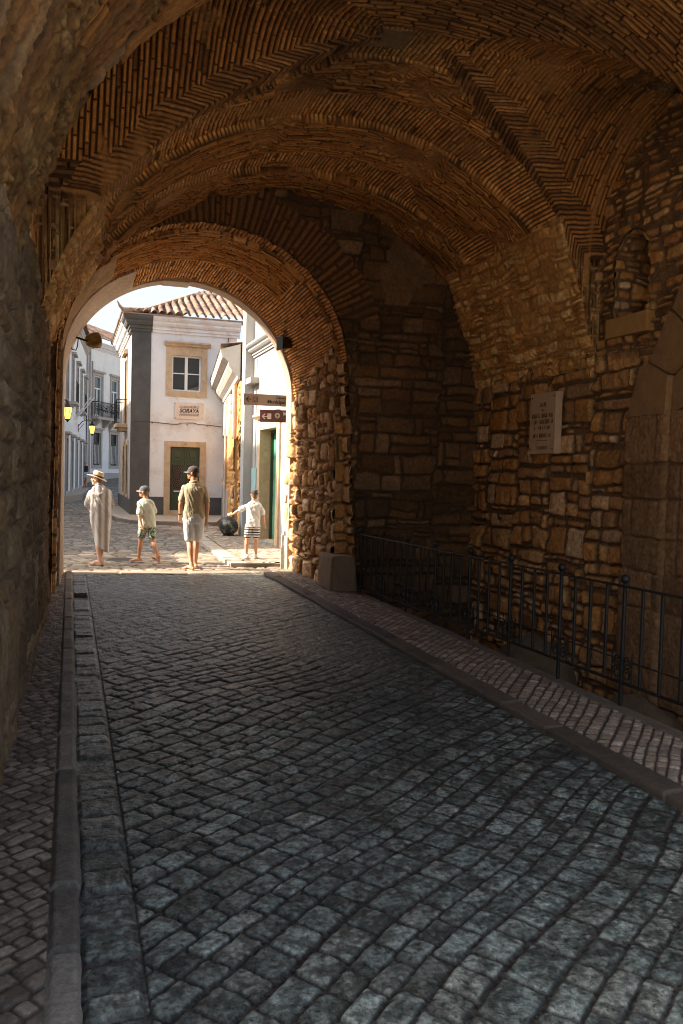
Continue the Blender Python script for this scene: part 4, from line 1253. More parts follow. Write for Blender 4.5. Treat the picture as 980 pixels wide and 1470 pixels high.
def shop_sign():
    t = thing('shop_sign', 'cream hairdresser sign board screwed to the corner house front', 'sign', (3.95, 29.668, 3.755))
    MB().box(-.50, .50, -.02, .02, -.285, .285, .006).build('board', mat('cream_board', (.62, .50, .42), (.68, .57, .49), scale=4, rough=.6, c3=(.55, .36, .28), s3=3, amt3=.35), t)
    R = Matrix.Rotation(pi / 2, 4, 'X')
    ink = mat('black_lettering', (.03, .022, .02), rough=.6); ink2 = mat('brown_lettering', (.16, .085, .065), rough=.6)
    text_obj('lettering', 'CABELEIREIRO', .115, Matrix.Translation((0, -.0215, .135)) @ R, ink2, t, shear=.28, bold=.002, sx=.92)
    text_obj('lettering', 'SORAYA', .19, Matrix.Translation((0, -.0215, .0)) @ R, ink, t, shear=.28, bold=.007, sx=.92)
    text_obj('lettering', 'HAIRDRESSER', .115, Matrix.Translation((0, -.0215, -.135)) @ R, ink2, t, shear=.28, bold=.002, sx=.96)
    for x in (-.46, .46):
        for z in (-.25, .25):
            MB().ball((x, -.022, z), (.02, .008, .02), 8, 6).build('screw', S_TAN, t, smooth=True)
shop_sign()

# ------------------------------------------------------------------ white house on the right with the green door (its wall faces -x)
def turn_to_left(mb):                    # local facade (x right, -y out) -> wall facing -x, x running toward the viewer
    return mb
def white_house():
    # local x runs from far (y=20.8) to near; placed with rotation so that -y(local) looks to -x(world)
    t = thing('white_house', 'white house with tall faded green door beside the arch', 'house', (4.38, 20.8, 0), -pi / 2)
    Ww, Hh = 6.3, 9.0
    door = (1.02, 2.72, .08, 2.72)
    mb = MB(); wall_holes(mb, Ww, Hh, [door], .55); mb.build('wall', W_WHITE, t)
    a, b, c, d = door
    mb = MB(); mb.box(a - .26, a + .004, -.045, .40, .05, d + .24); mb.box(b - .004, b + .26, -.045, .40, .05, d + .24); mb.box(a + .004, b - .004, -.045, .40, d - .004, d + .24)
    moulding(mb, [(a - .34, -.045), (b + .34, -.045)], [(0, d + .242), (.05, d + .242), (.12, d + .31), (.12, d + .36), (0, d + .37)])
    mb.build('door_surround', S_TAN, t)
    MB().box(a + .006, b - .006, .12, .40, .04, .10).build('door_sill', S_TAN, t)
    mid = (a + b) / 2
    mb = MB(); mb.box(a + .006, a + .07, .22, .36, c + .022, d - .006); mb.box(b - .07, b - .006, .22, .36, c + .022, d - .006); mb.box(a + .07, b - .07, .22, .36, d - .08, d - .006)
    mb.build('door_frame', WOOD_G, t)
    for (x0, x1) in ((a + .075, mid), (mid, b - .075)):
        mb = MB(); mb.box(x0 + .003, x1 - .003, .29, .34, c + .024, d - .085)
        for (z0, z1) in ((.2, .68), (.74, 1.12), (1.18, 1.56), (1.62, 2.02), (2.08, 2.5)):
            for (p, q) in ((x0 + .07, (x0 + x1) / 2 - .02), ((x0 + x1) / 2 + .02, x1 - .07)):
                mb.box(p, q, .268, .291, z0, z1, .012)
        lf_ = mb.build('door_leaf', WOOD_T, t)
        MB().box(mid - .06 if x1 == mid else mid + .03, mid - .03 if x1 == mid else mid + .06, .262, .29, 1.02, 1.16, .004).build('lock_plate', M_IRON, lf_)
    mb = MB(); moulding(mb, [(.0, 0), (Ww, 0)], [(o * .8, z * .55 + 4.55) for o, z in CORNICE]); mb.build('string_course', W_WHITE, t)
    mb = MB(); mb.box(.36, .375, -.02, 0, .1, 4.5); mb.build('down_cable', S_GREY, t)
    # end pilaster that steps out at the far corner
    mb = MB(); mb.box(-.40, .0, -.23, 6.0, -.02, 7.6); mb.box(-.42, .03, -.26, .3, 7.6, 7.8); mb.build('end_pilaster', W_WHITE, t)
    MB().box(-.402, .004, -.245, -.003, .0, .30, .01).build('pilaster_base', S_GREY, t)
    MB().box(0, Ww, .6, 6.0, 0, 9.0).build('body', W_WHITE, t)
    # stub of stone and hanging spout high on the wall
    MB().box(.02, .62, -.22, 0, 3.88, 4.02, .01).build('stone_lintel', S_GREY, t)
white_house()

t = MB(); t.box(-.26, .26, -.035, .0, -.72, .72)
nb = t.build('notice_board', mat('faded_teal_board', (.24, .42, .42), (.34, .52, .51), scale=3, rough=.5, c3=(.18, .32, .33), s3=4, amt3=.5))
nb.location = (4.376, 20.45, 1.08); nb.rotation_euler = (0, 0, -pi / 2); tag(nb, 'faded teal notice panel on the white wall left of the green door', 'notice board')

# ------------------------------------------------------------------ ruined ochre house between the two
def ochre_house():
    a = Vector((4.17, 21.22)); b = Vector((5.24, 29.68)); Ln = (b - a).length
    ang = atan2(a.y - b.y, a.x - b.x)          # local x from the far end toward the near end
    t = thing('ochre_house', 'decayed ochre house front with white moulded eaves in the narrow corner', 'house', (b.x, b.y, 0), ang)
    Hh = 4.3
    hs = [(1.0, 1.9, 1.35, 3.1), (6.2, 8.0, .05, 2.6)]
    nx = np.arange(0, Ln, .035); nz = np.arange(0, Hh, .035)
    X, Z = grid(nx, nz)
    h, c = stone_relief(X, Z, courses(-.2, 5, .32, .5, 141), .4, 141, [(.50, .255, .075), (.58, .33, .115), (.40, .185, .05), (.62, .38, .15)], A=.04, rad=.06, off=.05, rough=.09, erode=.16, mortar=np.array((.42, .22, .07)))
    up = (Z > 2.9 + .5 * fbm(X * .9, Z * .4, 142)) & (X < 4.4 + .3 * fbm(Z * 2, X, 143))
    h[up] = .09; c[up] = np.array((.60, .53, .46)) * (.9 + .4 * fbm(X * 2, Z, 144, 4))[up][..., None]
    lowp = (Z < 1.15) & (X < 3.9)
    h[lowp] = .08; c[lowp] = np.array((.38, .37, .36)) * (.8 + .7 * fbm(X * 2, Z * 2, 145, 4))[lowp][..., None]
    m = np.ones_like(X, bool)
    for (p, q, r_, s_) in hs: m &= ~((X > p) & (X < q) & (Z > r_ + .0) & (Z < s_ + .15 * fbm(X * 3, Z * 0, 146)))
    relief('wall', np.stack([X, np.full_like(X, .0), Z], -1), h, c, M_BRICK, t, mask=m, flip=False)
    mb = MB()
    for (p, q, r_, s_) in hs:
        mb.quad((p, .0, r_), (p, 0, s_), (p, .5, s_), (p, .5, r_)); mb.quad((q, 0, r_), (q, .5, r_), (q, .5, s_), (q, 0, s_))
        mb.quad((p, 0, s_), (q, 0, s_), (q, .5, s_), (p, .5, s_)); mb.quad((p, .5, r_), (q, .5, r_), (q, .5, s_), (p, .5, s_)); mb.quad((p, 0, r_), (p, .5, r_), (q, .5, r_), (q, 0, r_))
    mb.build('window_recess', OCHRE, t)
    MB().box(.9, 2.0, -.10, .1, 1.2, 1.34, .01).build('window_sill', S_TAN, t)
    MB().box(1.04, 1.86, .2, .26, 1.36, 3.08).build('wooden_shutter', mat('dark_brown_wood', (.05, .03, .02), (.09, .055, .035)), t)
    mb = MB(); mb.box(6.25, 7.95, .38, .44, .05, 2.58); mb.build('boarded_door', mat('old_brown_boards', (.16, .085, .035), (.24, .13, .055), scale=4, stretch=(6, 6, .5), rough=.9), t)
    mb = MB(); moulding(mb, [(.05, -.06), (Ln - .02, -.06)], [(0, 4.05), (.06, 4.07), (.08, 4.16), (.20, 4.26), (.30, 4.40), (.30, 4.50), (.46, 4.60), (.50, 4.74), (.50, 4.80), (0, 4.95)])
    mb.build('moulded_eaves', mat('eaves_limewash', (.40, .375, .345), (.49, .465, .435), scale=1.6, rough=.9, bump=.4, c3=(.38, .30, .23), s3=1.5, amt3=.6), t)
    CP = mat('clay_pipe', (.40, .32, .25), (.48, .39, .32), rough=.8)
    MB().tube([(Ln - .5, -.16, 3.95), (Ln - .5, -.16, 2.55)], .07, 10).build('downpipe', CP, t)
    MB().tube([(2.6, -.1, 4.0), (2.6, -.1, .1)], .045, 8).build('downpipe', CP, t)
    x = np.arange(0, Ln, .03); y = np.arange(-.55, 3.2, .05); X, Y = grid(x, y)
    tiled('roof', X, Y, 4.86 + .18 * (Y + .5), X, -Y, t, .22, 9)
ochre_house()

# ------------------------------------------------------------------ far white house on the bend (facade runs away to the right)
def far_house():
    ang = atan2(.88, .47)
    # outward normal must look to the viewer: local -y = (sin, -cos) -> (.88,-.47)
    t = thing('balcony_house', 'white two storey house with iron balcony at the bend of the street', 'house', (1.02, 56.6, .35), ang)
    H = 9.6; Ln = 14
    ups = [(.95, 2.05, 4.75, 7.35), (3.45, 4.55, 4.75, 7.35), (6.0, 7.1, 4.75, 7.35)]
    los = [(.85, 1.95, 1.45, 4.0 - .4), (3.4, 4.5, 1.45, 3.6), (6.0, 7.1, 1.45, 3.6)]
    mb = MB(); wall_holes(mb, Ln, H, ups + los, .2, z0=-.6); mb.build('wall', W_COLD, t)
    MB().box(0, Ln, -.03, .0, -.6, .95).build('plinth', S_GREY, t)
    mb = MB(); moulding(mb, [(-.05, 0), (Ln, 0)], [(o * .9, z * 1.0 + 9.0) for o, z in CORNICE]); mb.build('cornice', mat('grey_cornice', (.52, .52, .52), (.60, .60, .60), rough=.9), t)
    for q in ups + los:
        a, b, c, d = q
        mb = MB(); frame_rect(mb, a, b, c, d, .2, -.04, .03, bottom=q in los)
        mb.box(a - .3, b + .3, -.16, .02, d + .2, d + .32); mb.build('stone_surround', S_GREY, t)
        dark = q in los
        sash_window(t, a, b, c, d, .1, WOOD_W if not dark else mat('green_black_wood', (.03, .035, .032), (.05, .055, .05)), GLASS_B if not dark else GLASS, 2, 3 if dark else 1, .68, fw=.07)
        if dark:
            mb = MB()
            for k in range(5):
                x = a + .16 + (b - a - .32) * k / 4
                mb.box(x - .02, x + .02, .06, .09, c + .1, c + (d - c) * .64)
            mb.build('white_bars', WOOD_W, t)
    MB().box(.35, 8, -.62, .0, 4.45, 4.62, .01).build('balcony_slab', S_GREY, t)
    mb = MB()
    for x in (.8, 2.3, 3.2, 4.8, 5.8, 7.4):
        mb.prism([(-.55, 4.45), (-.55, 4.35), (-.12, 3.95), (0, 3.95), (0, 4.45)], 'x', x - .12, x + .12)
    mb.build('balcony_corbels', S_GREY, t)
    mb = MB(); mb.box(.4, 7.95, -.60, -.56, 5.55, 5.6); mb.box(.4, 7.95, -.59, -.57, 4.7, 4.73); mb.box(.4, 7.95, -.59, -.57, 5.35, 5.37)
    for x in np.arange(.4, 7.96, .12): mb.box(x - .011, x + .011, -.59, -.57, 4.62, 5.56)
    for y in np.arange(-.56, 0, .12): mb.box(.4 - .011, .4 + .011, y - .011, y + .011, 4.62, 5.56)
    mb.box(.39, .41, -.58, 0, 5.55, 5.6)
    mb.build('balcony_railing', M_IRON, t)
    mb = MB(); rr = random.Random(9)
    for x in np.arange(.6, 6, .42):
        for _ in range(26):
            c = Vector((x + rr.gauss(0, .12), -.5 + rr.gauss(0, .05), 4.95 + abs(rr.gauss(0, .22)))); s = .05
            d1 = Vector((rr.uniform(-1, 1), rr.uniform(-1, 1), rr.uniform(-1, 1))).normalized() * s; d2 = Vector((rr.uniform(-1, 1), rr.uniform(-1, 1), rr.uniform(-1, 1))).normalized() * s
            mb.quad(c - d1, c - d2, c + d1, c + d2)
    mb.build('balcony_plants', mat('dark_leaves', (.02, .04, .018), (.05, .08, .035)), t)
    x = np.arange(-.4, Ln, .045); y = np.arange(-.45, 5, .08); X, Y = grid(x, y)
    tiled('roof', X, Y, 9.72 + .45 * (Y + .45), X, -Y, t, .26, 15, step=.4)
    mb = MB(); mb.box(2.0, 3.2, 2.2, 3.2, 10.4, 12.6)
    for k in range(5): mb.box(2.06 + k * .23, 2.18 + k * .23, 2.15, 2.2, 11.0, 12.4)
    mb.prism([(2.0, 12.6), (3.2, 12.6), (2.95, 13.0), (2.25, 13.0)], 'y', 2.2, 3.2)
    mb.build('chimney', W_COLD, t)
    MB().tube([(.18, -.1, 9.0), (.18, -.1, 1.0)], .06, 8).build('downpipe', S_GREY, t)
    MB().tube([(.5, -.1, 8.2), (.5, -.1, 4.6)], .05, 8).build('downpipe', S_GREY, t)
    MB().box(.02, Ln, .25, 8, -.6, 9.6).build('body', W_COLD, t)
far_house()

def row_house():
    a = Vector((-.34, 37.6)); b = Vector((1.0, 57.2)); d = (b - a); Ln = d.length
    ang = atan2(d.y, d.x)                # local x runs away from the viewer; -y local looks to +x
    t = thing('terraced_house', 'white terraced houses along the left of the street in shade', 'house', (a.x, a.y, .08), ang)
    H = 9.2
    hs = []
    for x in (2.0, 5.6, 9.2, 12.8, 16.4):
        hs += [(x, x + 1.1, 4.7, 6.9), (x, x + 1.1, .5, 2.9)]
    mb = MB(); wall_holes(mb, Ln, H, hs, .2, z0=-.6); mb.build('wall', W_COLD, t)
    for (p, q, r_, s_) in hs:
        mb = MB(); frame_rect(mb, p, q, r_, s_, .16, -.06, .03, bottom=True); mb.box(p - .25, q + .25, -.22, .0, s_ + .17, s_ + .28)
        mb.build('stone_surround', S_GREY, t)
    for (p, q, r_, s_) in hs: sash_window(t, p, q, r_, s_, .1, WOOD_W if r_ > 3 else WOOD_G, GLASS_B if r_ > 3 else GLASS, 2, 2)
    for x in (1.6, 8.8):
        MB().box(x, x + 1.9, -.5, 0, 4.4, 4.52).build('balcony_slab', S_GREY, t)
        mb = MB(); mb.box(x, x + 1.9, -.49, -.46, 5.4, 5.44)
        for q in np.arange(x, x + 1.9, .12): mb.box(q - .01, q + .01, -.485, -.465, 4.5, 5.42)
        mb.build('balcony_railing', M_IRON, t)
    mb = MB(); moulding(mb, [(0, 0), (Ln, 0)], [(o * .8, z * .8 + 8.7) for o, z in CORNICE]); mb.build('cornice', S_GREY, t)
    MB().box(0, Ln, -.025, 0, -.6, .45).build('plinth', S_GREY, t)
    x = np.arange(0, Ln, .06); y = np.arange(-.4, 5, .1); X, Y = grid(x, y)
    tiled('roof', X, Y, 9.25 + .4 * (Y + .4), X, -Y, t, .3, 25, step=.45)
    MB().box(.0, Ln - .02, .25, 9, -.6, 9.2).build('body', W_COLD, t)
    for x, yy_ in ((6.8, -.9), (7.6, -1.0)): MB().tube([(x, -.05, 4.0), (x, yy_, 5.2)], .035, 6).build('flagpole', WOOD_W, t)
row_house()

# houses of the left side of the square (they cast the shade on it)
def side_house(x0, x1, y0, y1, H, label, mt):
    t = thing('side_house', label, 'house', (x1, y0, 0), pi / 2)
    Ln = y1 - y0
    hs = []
    x = 1.0
    while x + 1.2 < Ln:
        z = .4
        while z + 2.2 < H - .6:
            hs.append((x, x + 1.1, z + (.6 if z > 1 else .0), z + 2.3)); z += 3.3
        x += 2.6
    mb = MB(); wall_holes(mb, Ln, H, hs, .2); mb.build('wall', mt, t)
    for q in hs:
        mb = MB(); frame_rect(mb, *q, .15, -.04, .03); mb.build('stone_surround', S_TAN, t)
    for q in hs: sash_window(t, *q, y=.1)
    MB().box(0.001, Ln - .001, .22, x1 - x0, 0, H).build('body', mt, t)
    xx = np.arange(-.2, Ln + .2, .1); yy = np.arange(-.1, x1 - x0, .15); X, Y = grid(xx, yy)
    tiled('roof', X, Y, H + .02 + .12 * Y, X, -Y, t, .3, 35, step=.5)
side_house(-16.5, -9.3, 17.05, 20.9, 7.9, 'lower white house on the left of the square', W_PINK)
side_house(-17.5, -9.3, 20.95, 46.0, 12.0, 'tall white house on the left of the square', W_COLD)
side_house(-40, -33, -16, 10, 7.0, 'low white house beyond the town wall', W_COLD)

# ------------------------------------------------------------------ bollard ball
def ball_bollard():
    t = thing('ball_bollard', 'black iron ball bollard on a low round foot by the ochre house', 'bollard', (3.84, 21.0, .07))
    MB().ball((0, 0, .25), .245, 32, 20).build('ball', mat('chipped_black_paint', (.022, .026, .025), (.045, .05, .047), scale=12, rough=.32, bump=.3, bscale=30, metal=.2, c3=(.40, .33, .24), s3=5.5, amt3=.75), t, smooth=True)
    MB().lathe((0, 0, 0), [(.15, -.02), (.15, .02), (.12, .045), (.10, .06)], 20).build('foot', M_IRON, t)
ball_bollard()

# ------------------------------------------------------------------ direction signs on the outer right jamb
def arrow(mb, x, y, z, s):
    w = .16 * s
    mb.box(x, x + s, y, y + .002, z - w / 2, z + w / 2)
    for sg in (-1, 1):
        mb.add([(x - .06 * s, y, z), (x + .42 * s, y, z + sg * .48 * s), (x + .64 * s, y, z + sg * .48 * s), (x + .16 * s, y, z),
                (x - .06 * s, y + .002, z), (x + .42 * s, y + .002, z + sg * .48 * s), (x + .64 * s, y + .002, z + sg * .48 * s), (x + .16 * s, y + .002, z)],
               [(0, 1, 2, 3), (4, 7, 6, 5), (0, 4, 5, 1), (1, 5, 6, 2), (2, 6, 7, 3), (3, 7, 4, 0)])
def direction_signs():
    R = Matrix.Rotation(pi / 2, 4, 'X')
    black = mat('sign_black', (.02, .016, .014), rough=.5); white = mat('sign_white', (.78, .76, .72), rough=.5); pale = mat('sign_pale_green', (.52, .62, .50), rough=.5)
    t = thing('direction_sign', 'grey brown direction board with black arrow and black lettering', 'sign', (2.93, 14.78, 2.91), radians(0))
    MB().box(0, .95, 0, .03, 0, .205, .004).build('board', mat('sign_taupe', (.36, .29, .245), (.42, .345, .29), scale=3, rough=.5), t)
    mb = MB(); arrow(mb, .045, -.003, .105, .095); mb.build('arrow', black, t)
    mb = MB()
    frame_rect(mb, .172, .252, .065, .145, .008, -.003, 0)
    mb.lathe((0, 0, 0), [(.0, 0), (.0, 0)], 3) if False else None
    for k in range(16):
        a0 = 2 * pi * k / 16
        mb.box(.212 + .024 * cos(a0) - .004, .212 + .024 * cos(a0) + .004, -.003, 0, .105 + .024 * sin(a0) - .004, .105 + .024 * sin(a0) + .004)
    mb.build('emblem', mat('sign_brown_mark', (.12, .075, .05), rough=.5), t)
    text_obj('lettering', 'C\u00e2mara', .062, Matrix.Translation((.69, -.002, .152)) @ R, black, t, bold=.0012)
    text_obj('lettering', 'Municipal', .088, Matrix.Translation((.60, -.002, .075)) @ R, black, t, bold=.0022)
    mb = MB(); mb.box(.55, 1.02, .03, .06, .06, .14); mb.box(.96, 1.02, -.42, .06, .03, .17); mb.build('bracket', M_IRON, t)
    t = thing('direction_sign', 'dark red brown direction board with white arrow below the grey board', 'sign', (3.235, 14.80, 2.62), radians(-14))
    MB().box(0, .80, 0, .03, 0, .222, .004).build('board', mat('sign_maroon', (.14, .05, .05), (.17, .065, .06), scale=3, rough=.5), t)
    mb = MB(); arrow(mb, .04, -.003, .10, .10); mb.box(.135, .205, -.003, 0, .055, .155); mb.build('arrow', white, t)
    mb = MB(); mb.lathe((0, 0, 0), [(.048, 0), (.048, .003)], 20)
    for i, p in enumerate(mb.v): mb.v[i] = (.315 + p[0], -p[2], .12 + p[1] * 1.05)
    mb.build('emblem', pale, t)
    mb = MB(); mb.lathe((0, 0, 0), [(.018, 0), (.018, .0045)], 14)
    for i, p in enumerate(mb.v): mb.v[i] = (.315 + p[0], -p[2], .12 + p[1])
    mb.build('emblem_dot', mat('sign_green_mark', (.06, .16, .09)), t)
    text_obj('lettering', 'Museu', .085, Matrix.Translation((.53, -.002, .15)) @ R, white, t, bold=.002)
    mb = MB(); mb.box(.5, .84, .03, .06, .07, .15); mb.build('bracket', M_IRON, t)
direction_signs()

# ------------------------------------------------------------------ lit street lanterns
def lantern(label, loc, arm, s):
    t = thing('street_lantern', label, 'street lamp', loc)
    t.scale = (s, s, s)
    mb = MB(); mb.tube([(-arm, 0, .25), (-arm * .7, 0, .52), (-arm * .25, 0, .62), (0, 0, .52)], .022, 8); mb.tube([(-arm, 0, .0), (-arm * .6, 0, .40)], .014, 6); mb.box(-arm - .02, -arm + .02, -.06, .06, -.1, .35)
    mb.build('arm', M_IRON, t)
    MB().lathe((0, 0, 0), [(.02, .55), (.05, .50), (.05, .45), (.10, .42), (.19, .31), (.20, .28), (.17, .28)], 6).build('cap', M_IRON, t)
    MB().lathe((0, 0, 0), [(.165, .28), (.085, -.14)], 6).build('glass', mat('lit_amber_glass', (.9, .45, .08), emit=(1.0, .42, .06), estr=1.6), t)
    mb = MB()
    for k in range(6):
        a = 2 * pi * k / 6
        mb.tube([(.168 * cos(a), .168 * sin(a), .28), (.088 * cos(a), .088 * sin(a), -.14)], .012, 5)
    mb.lathe((0, 0, 0), [(.092, -.14), (.095, -.17), (.05, -.20), (.02, -.26)], 6); mb.build('cage', M_IRON, t)
lantern('lit amber lantern nearest the arch on the left of the street', (-.10, 33.0, 3.62), .8, 1.0)
lantern('smaller lit amber lantern farther up the street before the white house', (1.12, 47.0, 3.62), .75, .95)
# ================================================================== people
def voxel_skin(mb, voxel, smooth=4, fold=0.0, seed=1, fscale=(9, 9, 3)):
    """one continuous surface round overlapping closed pieces"""
    me = bpy.data.meshes.new('tmp'); me.from_pydata(mb.v, [], mb.f)
    bm = bmesh.new(); bm.from_mesh(me); bmesh.ops.recalc_face_normals(bm, faces=bm.faces); bm.to_mesh(me); bm.free()
    o = bpy.data.objects.new('tmp', me); COL.objects.link(o)
    r = o.modifiers.new('r', 'REMESH'); r.mode = 'VOXEL'; r.voxel_size = voxel
    if smooth:
        s = o.modifiers.new('s', 'SMOOTH'); s.factor = .5; s.iterations = smooth
    dg = bpy.context.evaluated_depsgraph_get()
    out = bpy.data.meshes.new_from_object(o.evaluated_get(dg))
    bpy.data.objects.remove(o, do_unlink=True); bpy.data.meshes.remove(me)
    if fold:
        n = len(out.vertices); co = np.empty(n * 3, np.float32); no = np.empty(n * 3, np.float32)
        out.vertices.foreach_get('co', co); out.vertices.foreach_get('normal', no)
        co = co.reshape(-1, 3); no = no.reshape(-1, 3)
        w = fbm(co[:, 0] * fscale[0] + co[:, 2] * 4 + seed, co[:, 2] * fscale[2] + co[:, 1] * fscale[1], seed, 4, .55)
        w = np.abs(w) * -2 + .35
        co += no * (fold * w)[:, None]
        out.vertices.foreach_set('co', co.ravel()); out.update()
    return out

def V3(*a): return Vector(a)

def limb(mb, chain, n=12, sub=4, up=None):
    """smooth tapering limb through (point, radius) pairs, rounded at both ends"""
    P = [Vector(c[0]) for c in chain]; R = [c[1] if isinstance(c[1], tuple) else (c[1], c[1]) for c in chain]
    pts = []; rad = []
    for i in range(len(P) - 1):
        p0 = P[max(i - 1, 0)]; p1 = P[i]; p2 = P[i + 1]; p3 = P[min(i + 2, len(P) - 1)]
        for k in range(sub):
            t = k / sub
            q = .5 * ((2 * p1) + (p2 - p0) * t + (2 * p0 - 5 * p1 + 4 * p2 - p3) * t * t + (3 * p1 - p0 - 3 * p2 + p3) * t ** 3)
            s_ = t * t * (3 - 2 * t)
            pts.append(q); rad.append((R[i][0] * (1 - s_) + R[i + 1][0] * s_, R[i][1] * (1 - s_) + R[i + 1][1] * s_))
    pts.append(P[-1]); rad.append(R[-1])
    mb.tube(pts, rad, n, up=up)
    for i in (0, -1):
        mb.ball(pts[i], min(rad[i]), n, 8)
    return mb

def loft(mb, secs, n=28, sub=5):
    """horizontal sections (z, cx, cy, rx, ry[, tilt]) joined bottom to top, superelliptic"""
    S = [tuple(s) + ((0,) if len(s) == 5 else ()) for s in secs]
    rows = []
    for i in range(len(S) - 1):
        for k in range(sub):
            t = k / sub; t = t * t * (3 - 2 * t) if False else t
            a = np.array(S[max(i - 1, 0)]); b = np.array(S[i]); c = np.array(S[i + 1]); d = np.array(S[min(i + 2, len(S) - 1)])
            rows.append(.5 * ((2 * b) + (c - a) * t + (2 * a - 5 * b + 4 * c - d) * t * t + (3 * b - a - 3 * c + d) * t ** 3))
    rows.append(np.array(S[-1]))
    v = []; f = []
    for (z, cx, cy, rx, ry, tl) in rows:
        for k in range(n):
            a = 2 * pi * k / n
            ca, sa = cos(a), sin(a)
            ex = .85
            x = math.copysign(abs(ca) ** ex, ca); y = math.copysign(abs(sa) ** ex, sa)
            v.append((cx + rx * x, cy + ry * y, z + tl * ca))
    for i in range(len(rows) - 1):
        for k in range(n):
            f.append((i * n + k, i * n + (k + 1) % n, (i + 1) * n + (k + 1) % n, (i + 1) * n + k))
    f.append(tuple(range(n))[::-1]); f.append(tuple((len(rows) - 1) * n + k for k in range(n)))
    return mb.add(v, f)

def hand(mb, wrist, d, side, s=1.0, curl=.5, spread=.0):
    """palm, four unequal bent fingers and a thumb; d = direction of the hand, side = towards the thumb"""
    w = Vector(wrist); d = Vector(d).normalized(); side = Vector(side); side = (side - d * side.dot(d)).normalized()
    nrm = d.cross(side).normalized()                      # back of the hand <-> palm
    limb(mb, [(w, .026 * s), (w + d * .035 * s, (.034 * s, .020 * s)), (w + d * .085 * s, (.040 * s, .016 * s))], 10, 3, up=nrm)
    for i, (o, l) in enumerate(((.030, .072), (.010, .080), (-.010, .074), (-.029, .058))):
        b = w + d * .080 * s + side * o * s
        dd = (d + side * (o * 4 * spread)).normalized()
        pts = [(w + d * .05 * s + side * o * .8 * s, .010 * s)]
        p = b; a = 0.0
        pts.append((p, .0100 * s))
        for q, fr in enumerate((.45, .32, .23)):
            a += curl * (.5, .7, .5)[q] * (1 + .12 * i)
            p = p + (dd * cos(a) + nrm * sin(a)) * l * s * fr
            pts.append((p, (.0092, .0084, .0074)[q] * s))
        limb(mb, pts, 8, 2)
    t0 = w + d * .025 * s + side * .022 * s
    limb(mb, [(t0, .013 * s), (t0 + (d * .5 + side * .75 + nrm * .15).normalized() * .034 * s, .0112 * s),
              (t0 + (d * .75 + side * .55 + nrm * .3).normalized() * .066 * s, .0088 * s)], 8, 2)

def foot(mb, ankle, yaw, s=1.0, pitch=0.0, ground=None):
    """ankle to toes; yaw 0 = pointing away (+y), +90deg = to the left"""
    a = Vector(ankle); f = Vector((-sin(yaw), cos(yaw), 0)); up = Vector((0, 0, 1))
    if pitch:
        ax = Vector((cos(yaw), sin(yaw), 0)); Rm = Matrix.Rotation(-pitch, 3, ax); f = Rm @ f; up = Rm @ up
    heel = a - f * .045 * s - up * .05 * s
    limb(mb, [(a + up * .02 * s, .038 * s), (heel + up * .012 * s + f * .02 * s, .034 * s)], 10, 2)
    limb(mb, [(heel, (.030 * s, .030 * s)), (a + f * .06 * s - up * .035 * s, (.036 * s, .032 * s)), (a + f * .12 * s - up * .052 * s, (.044 * s, .022 * s)), (a + f * .17 * s - up * .060 * s, (.038 * s, .015 * s))], 12, 3, up=up)
    for k in range(5):
        o = (k - 2) * .0165 * s
        sd = Vector((cos(yaw), sin(yaw), 0))
        limb(mb, [(a + f * .15 * s + sd * o - up * .060 * s, .012 * s), (a + f * (.195 - .006 * abs(k - 1)) * s + sd * o * 1.1 - up * .063 * s, .0095 * s)], 8, 2)
    return f, up

def shoe(ankle, yaw, s, pitch, M_, M2, parent, kind):
    a = Vector(ankle); f = Vector((-sin(yaw), cos(yaw), 0)); up = Vector((0, 0, 1))
    if pitch:
        ax = Vector((cos(yaw), sin(yaw), 0)); Rm = Matrix.Rotation(-pitch, 3, ax); f = Rm @ f; up = Rm @ up
    mb = MB()
    if kind == 'sneaker':
        limb(mb, [(a - f * .05 * s - up * .045 * s, (.040 * s, .042 * s)), (a + f * .05 * s - up * .042 * s, (.045 * s, .040 * s)), (a + f * .13 * s - up * .058 * s, (.048 * s, .028 * s)), (a + f * .185 * s - up * .064 * s, (.038 * s, .020 * s))], 14, 4, up=up)
        limb(mb, [(a - up * .01 * s, .043 * s), (a - up * .04 * s - f * .015 * s, .043 * s)], 12, 2)
        o = link_mesh('sneaker', voxel_skin(mb, .006, 3), M_, parent, True)
        sb = MB(); limb(sb, [(a - f * .055 * s - up * .082 * s, (.044 * s, .010)), (a + f * .06 * s - up * .082 * s, (.046 * s, .010)), (a + f * .13 * s - up * .083 * s, (.051 * s, .010)), (a + f * .20 * s - up * .082 * s, (.036 * s, .010))], 14, 3, up=up)
        sb.build('sole', M2, o, smooth=True)
    else:
        limb(mb, [(a - f * .07 * s - up * .084 * s, (.036 * s, .009)), (a + f * .02 * s - up * .084 * s, (.038 * s, .009)), (a + f * .12 * s - up * .084 * s, (.048 * s, .009)), (a + f * .205 * s - up * .084 * s, (.036 * s, .009))], 14, 3, up=up)
        sd = f.cross(up)
        arc = [a + f * .10 * s - up * .08 * s + sd * (.050 * s * cos(t)) + up * (.052 * s * sin(t)) for t in np.linspace(0, pi, 9)]
        mb.tube(arc, .010 * s, 6)
        if kind == 'flat':
            limb(mb, [(a - f * .05 * s - up * .06 * s, (.034 * s, .030 * s)), (a + f * .06 * s - up * .062 * s, (.037 * s, .026 * s)), (a + f * .13 * s - up * .066 * s, (.047 * s, .022 * s)), (a + f * .19 * s - up * .072 * s, (.036 * s, .016 * s))], 12, 3, up=up)
        mb.build('sandal', M_, parent, smooth=True)

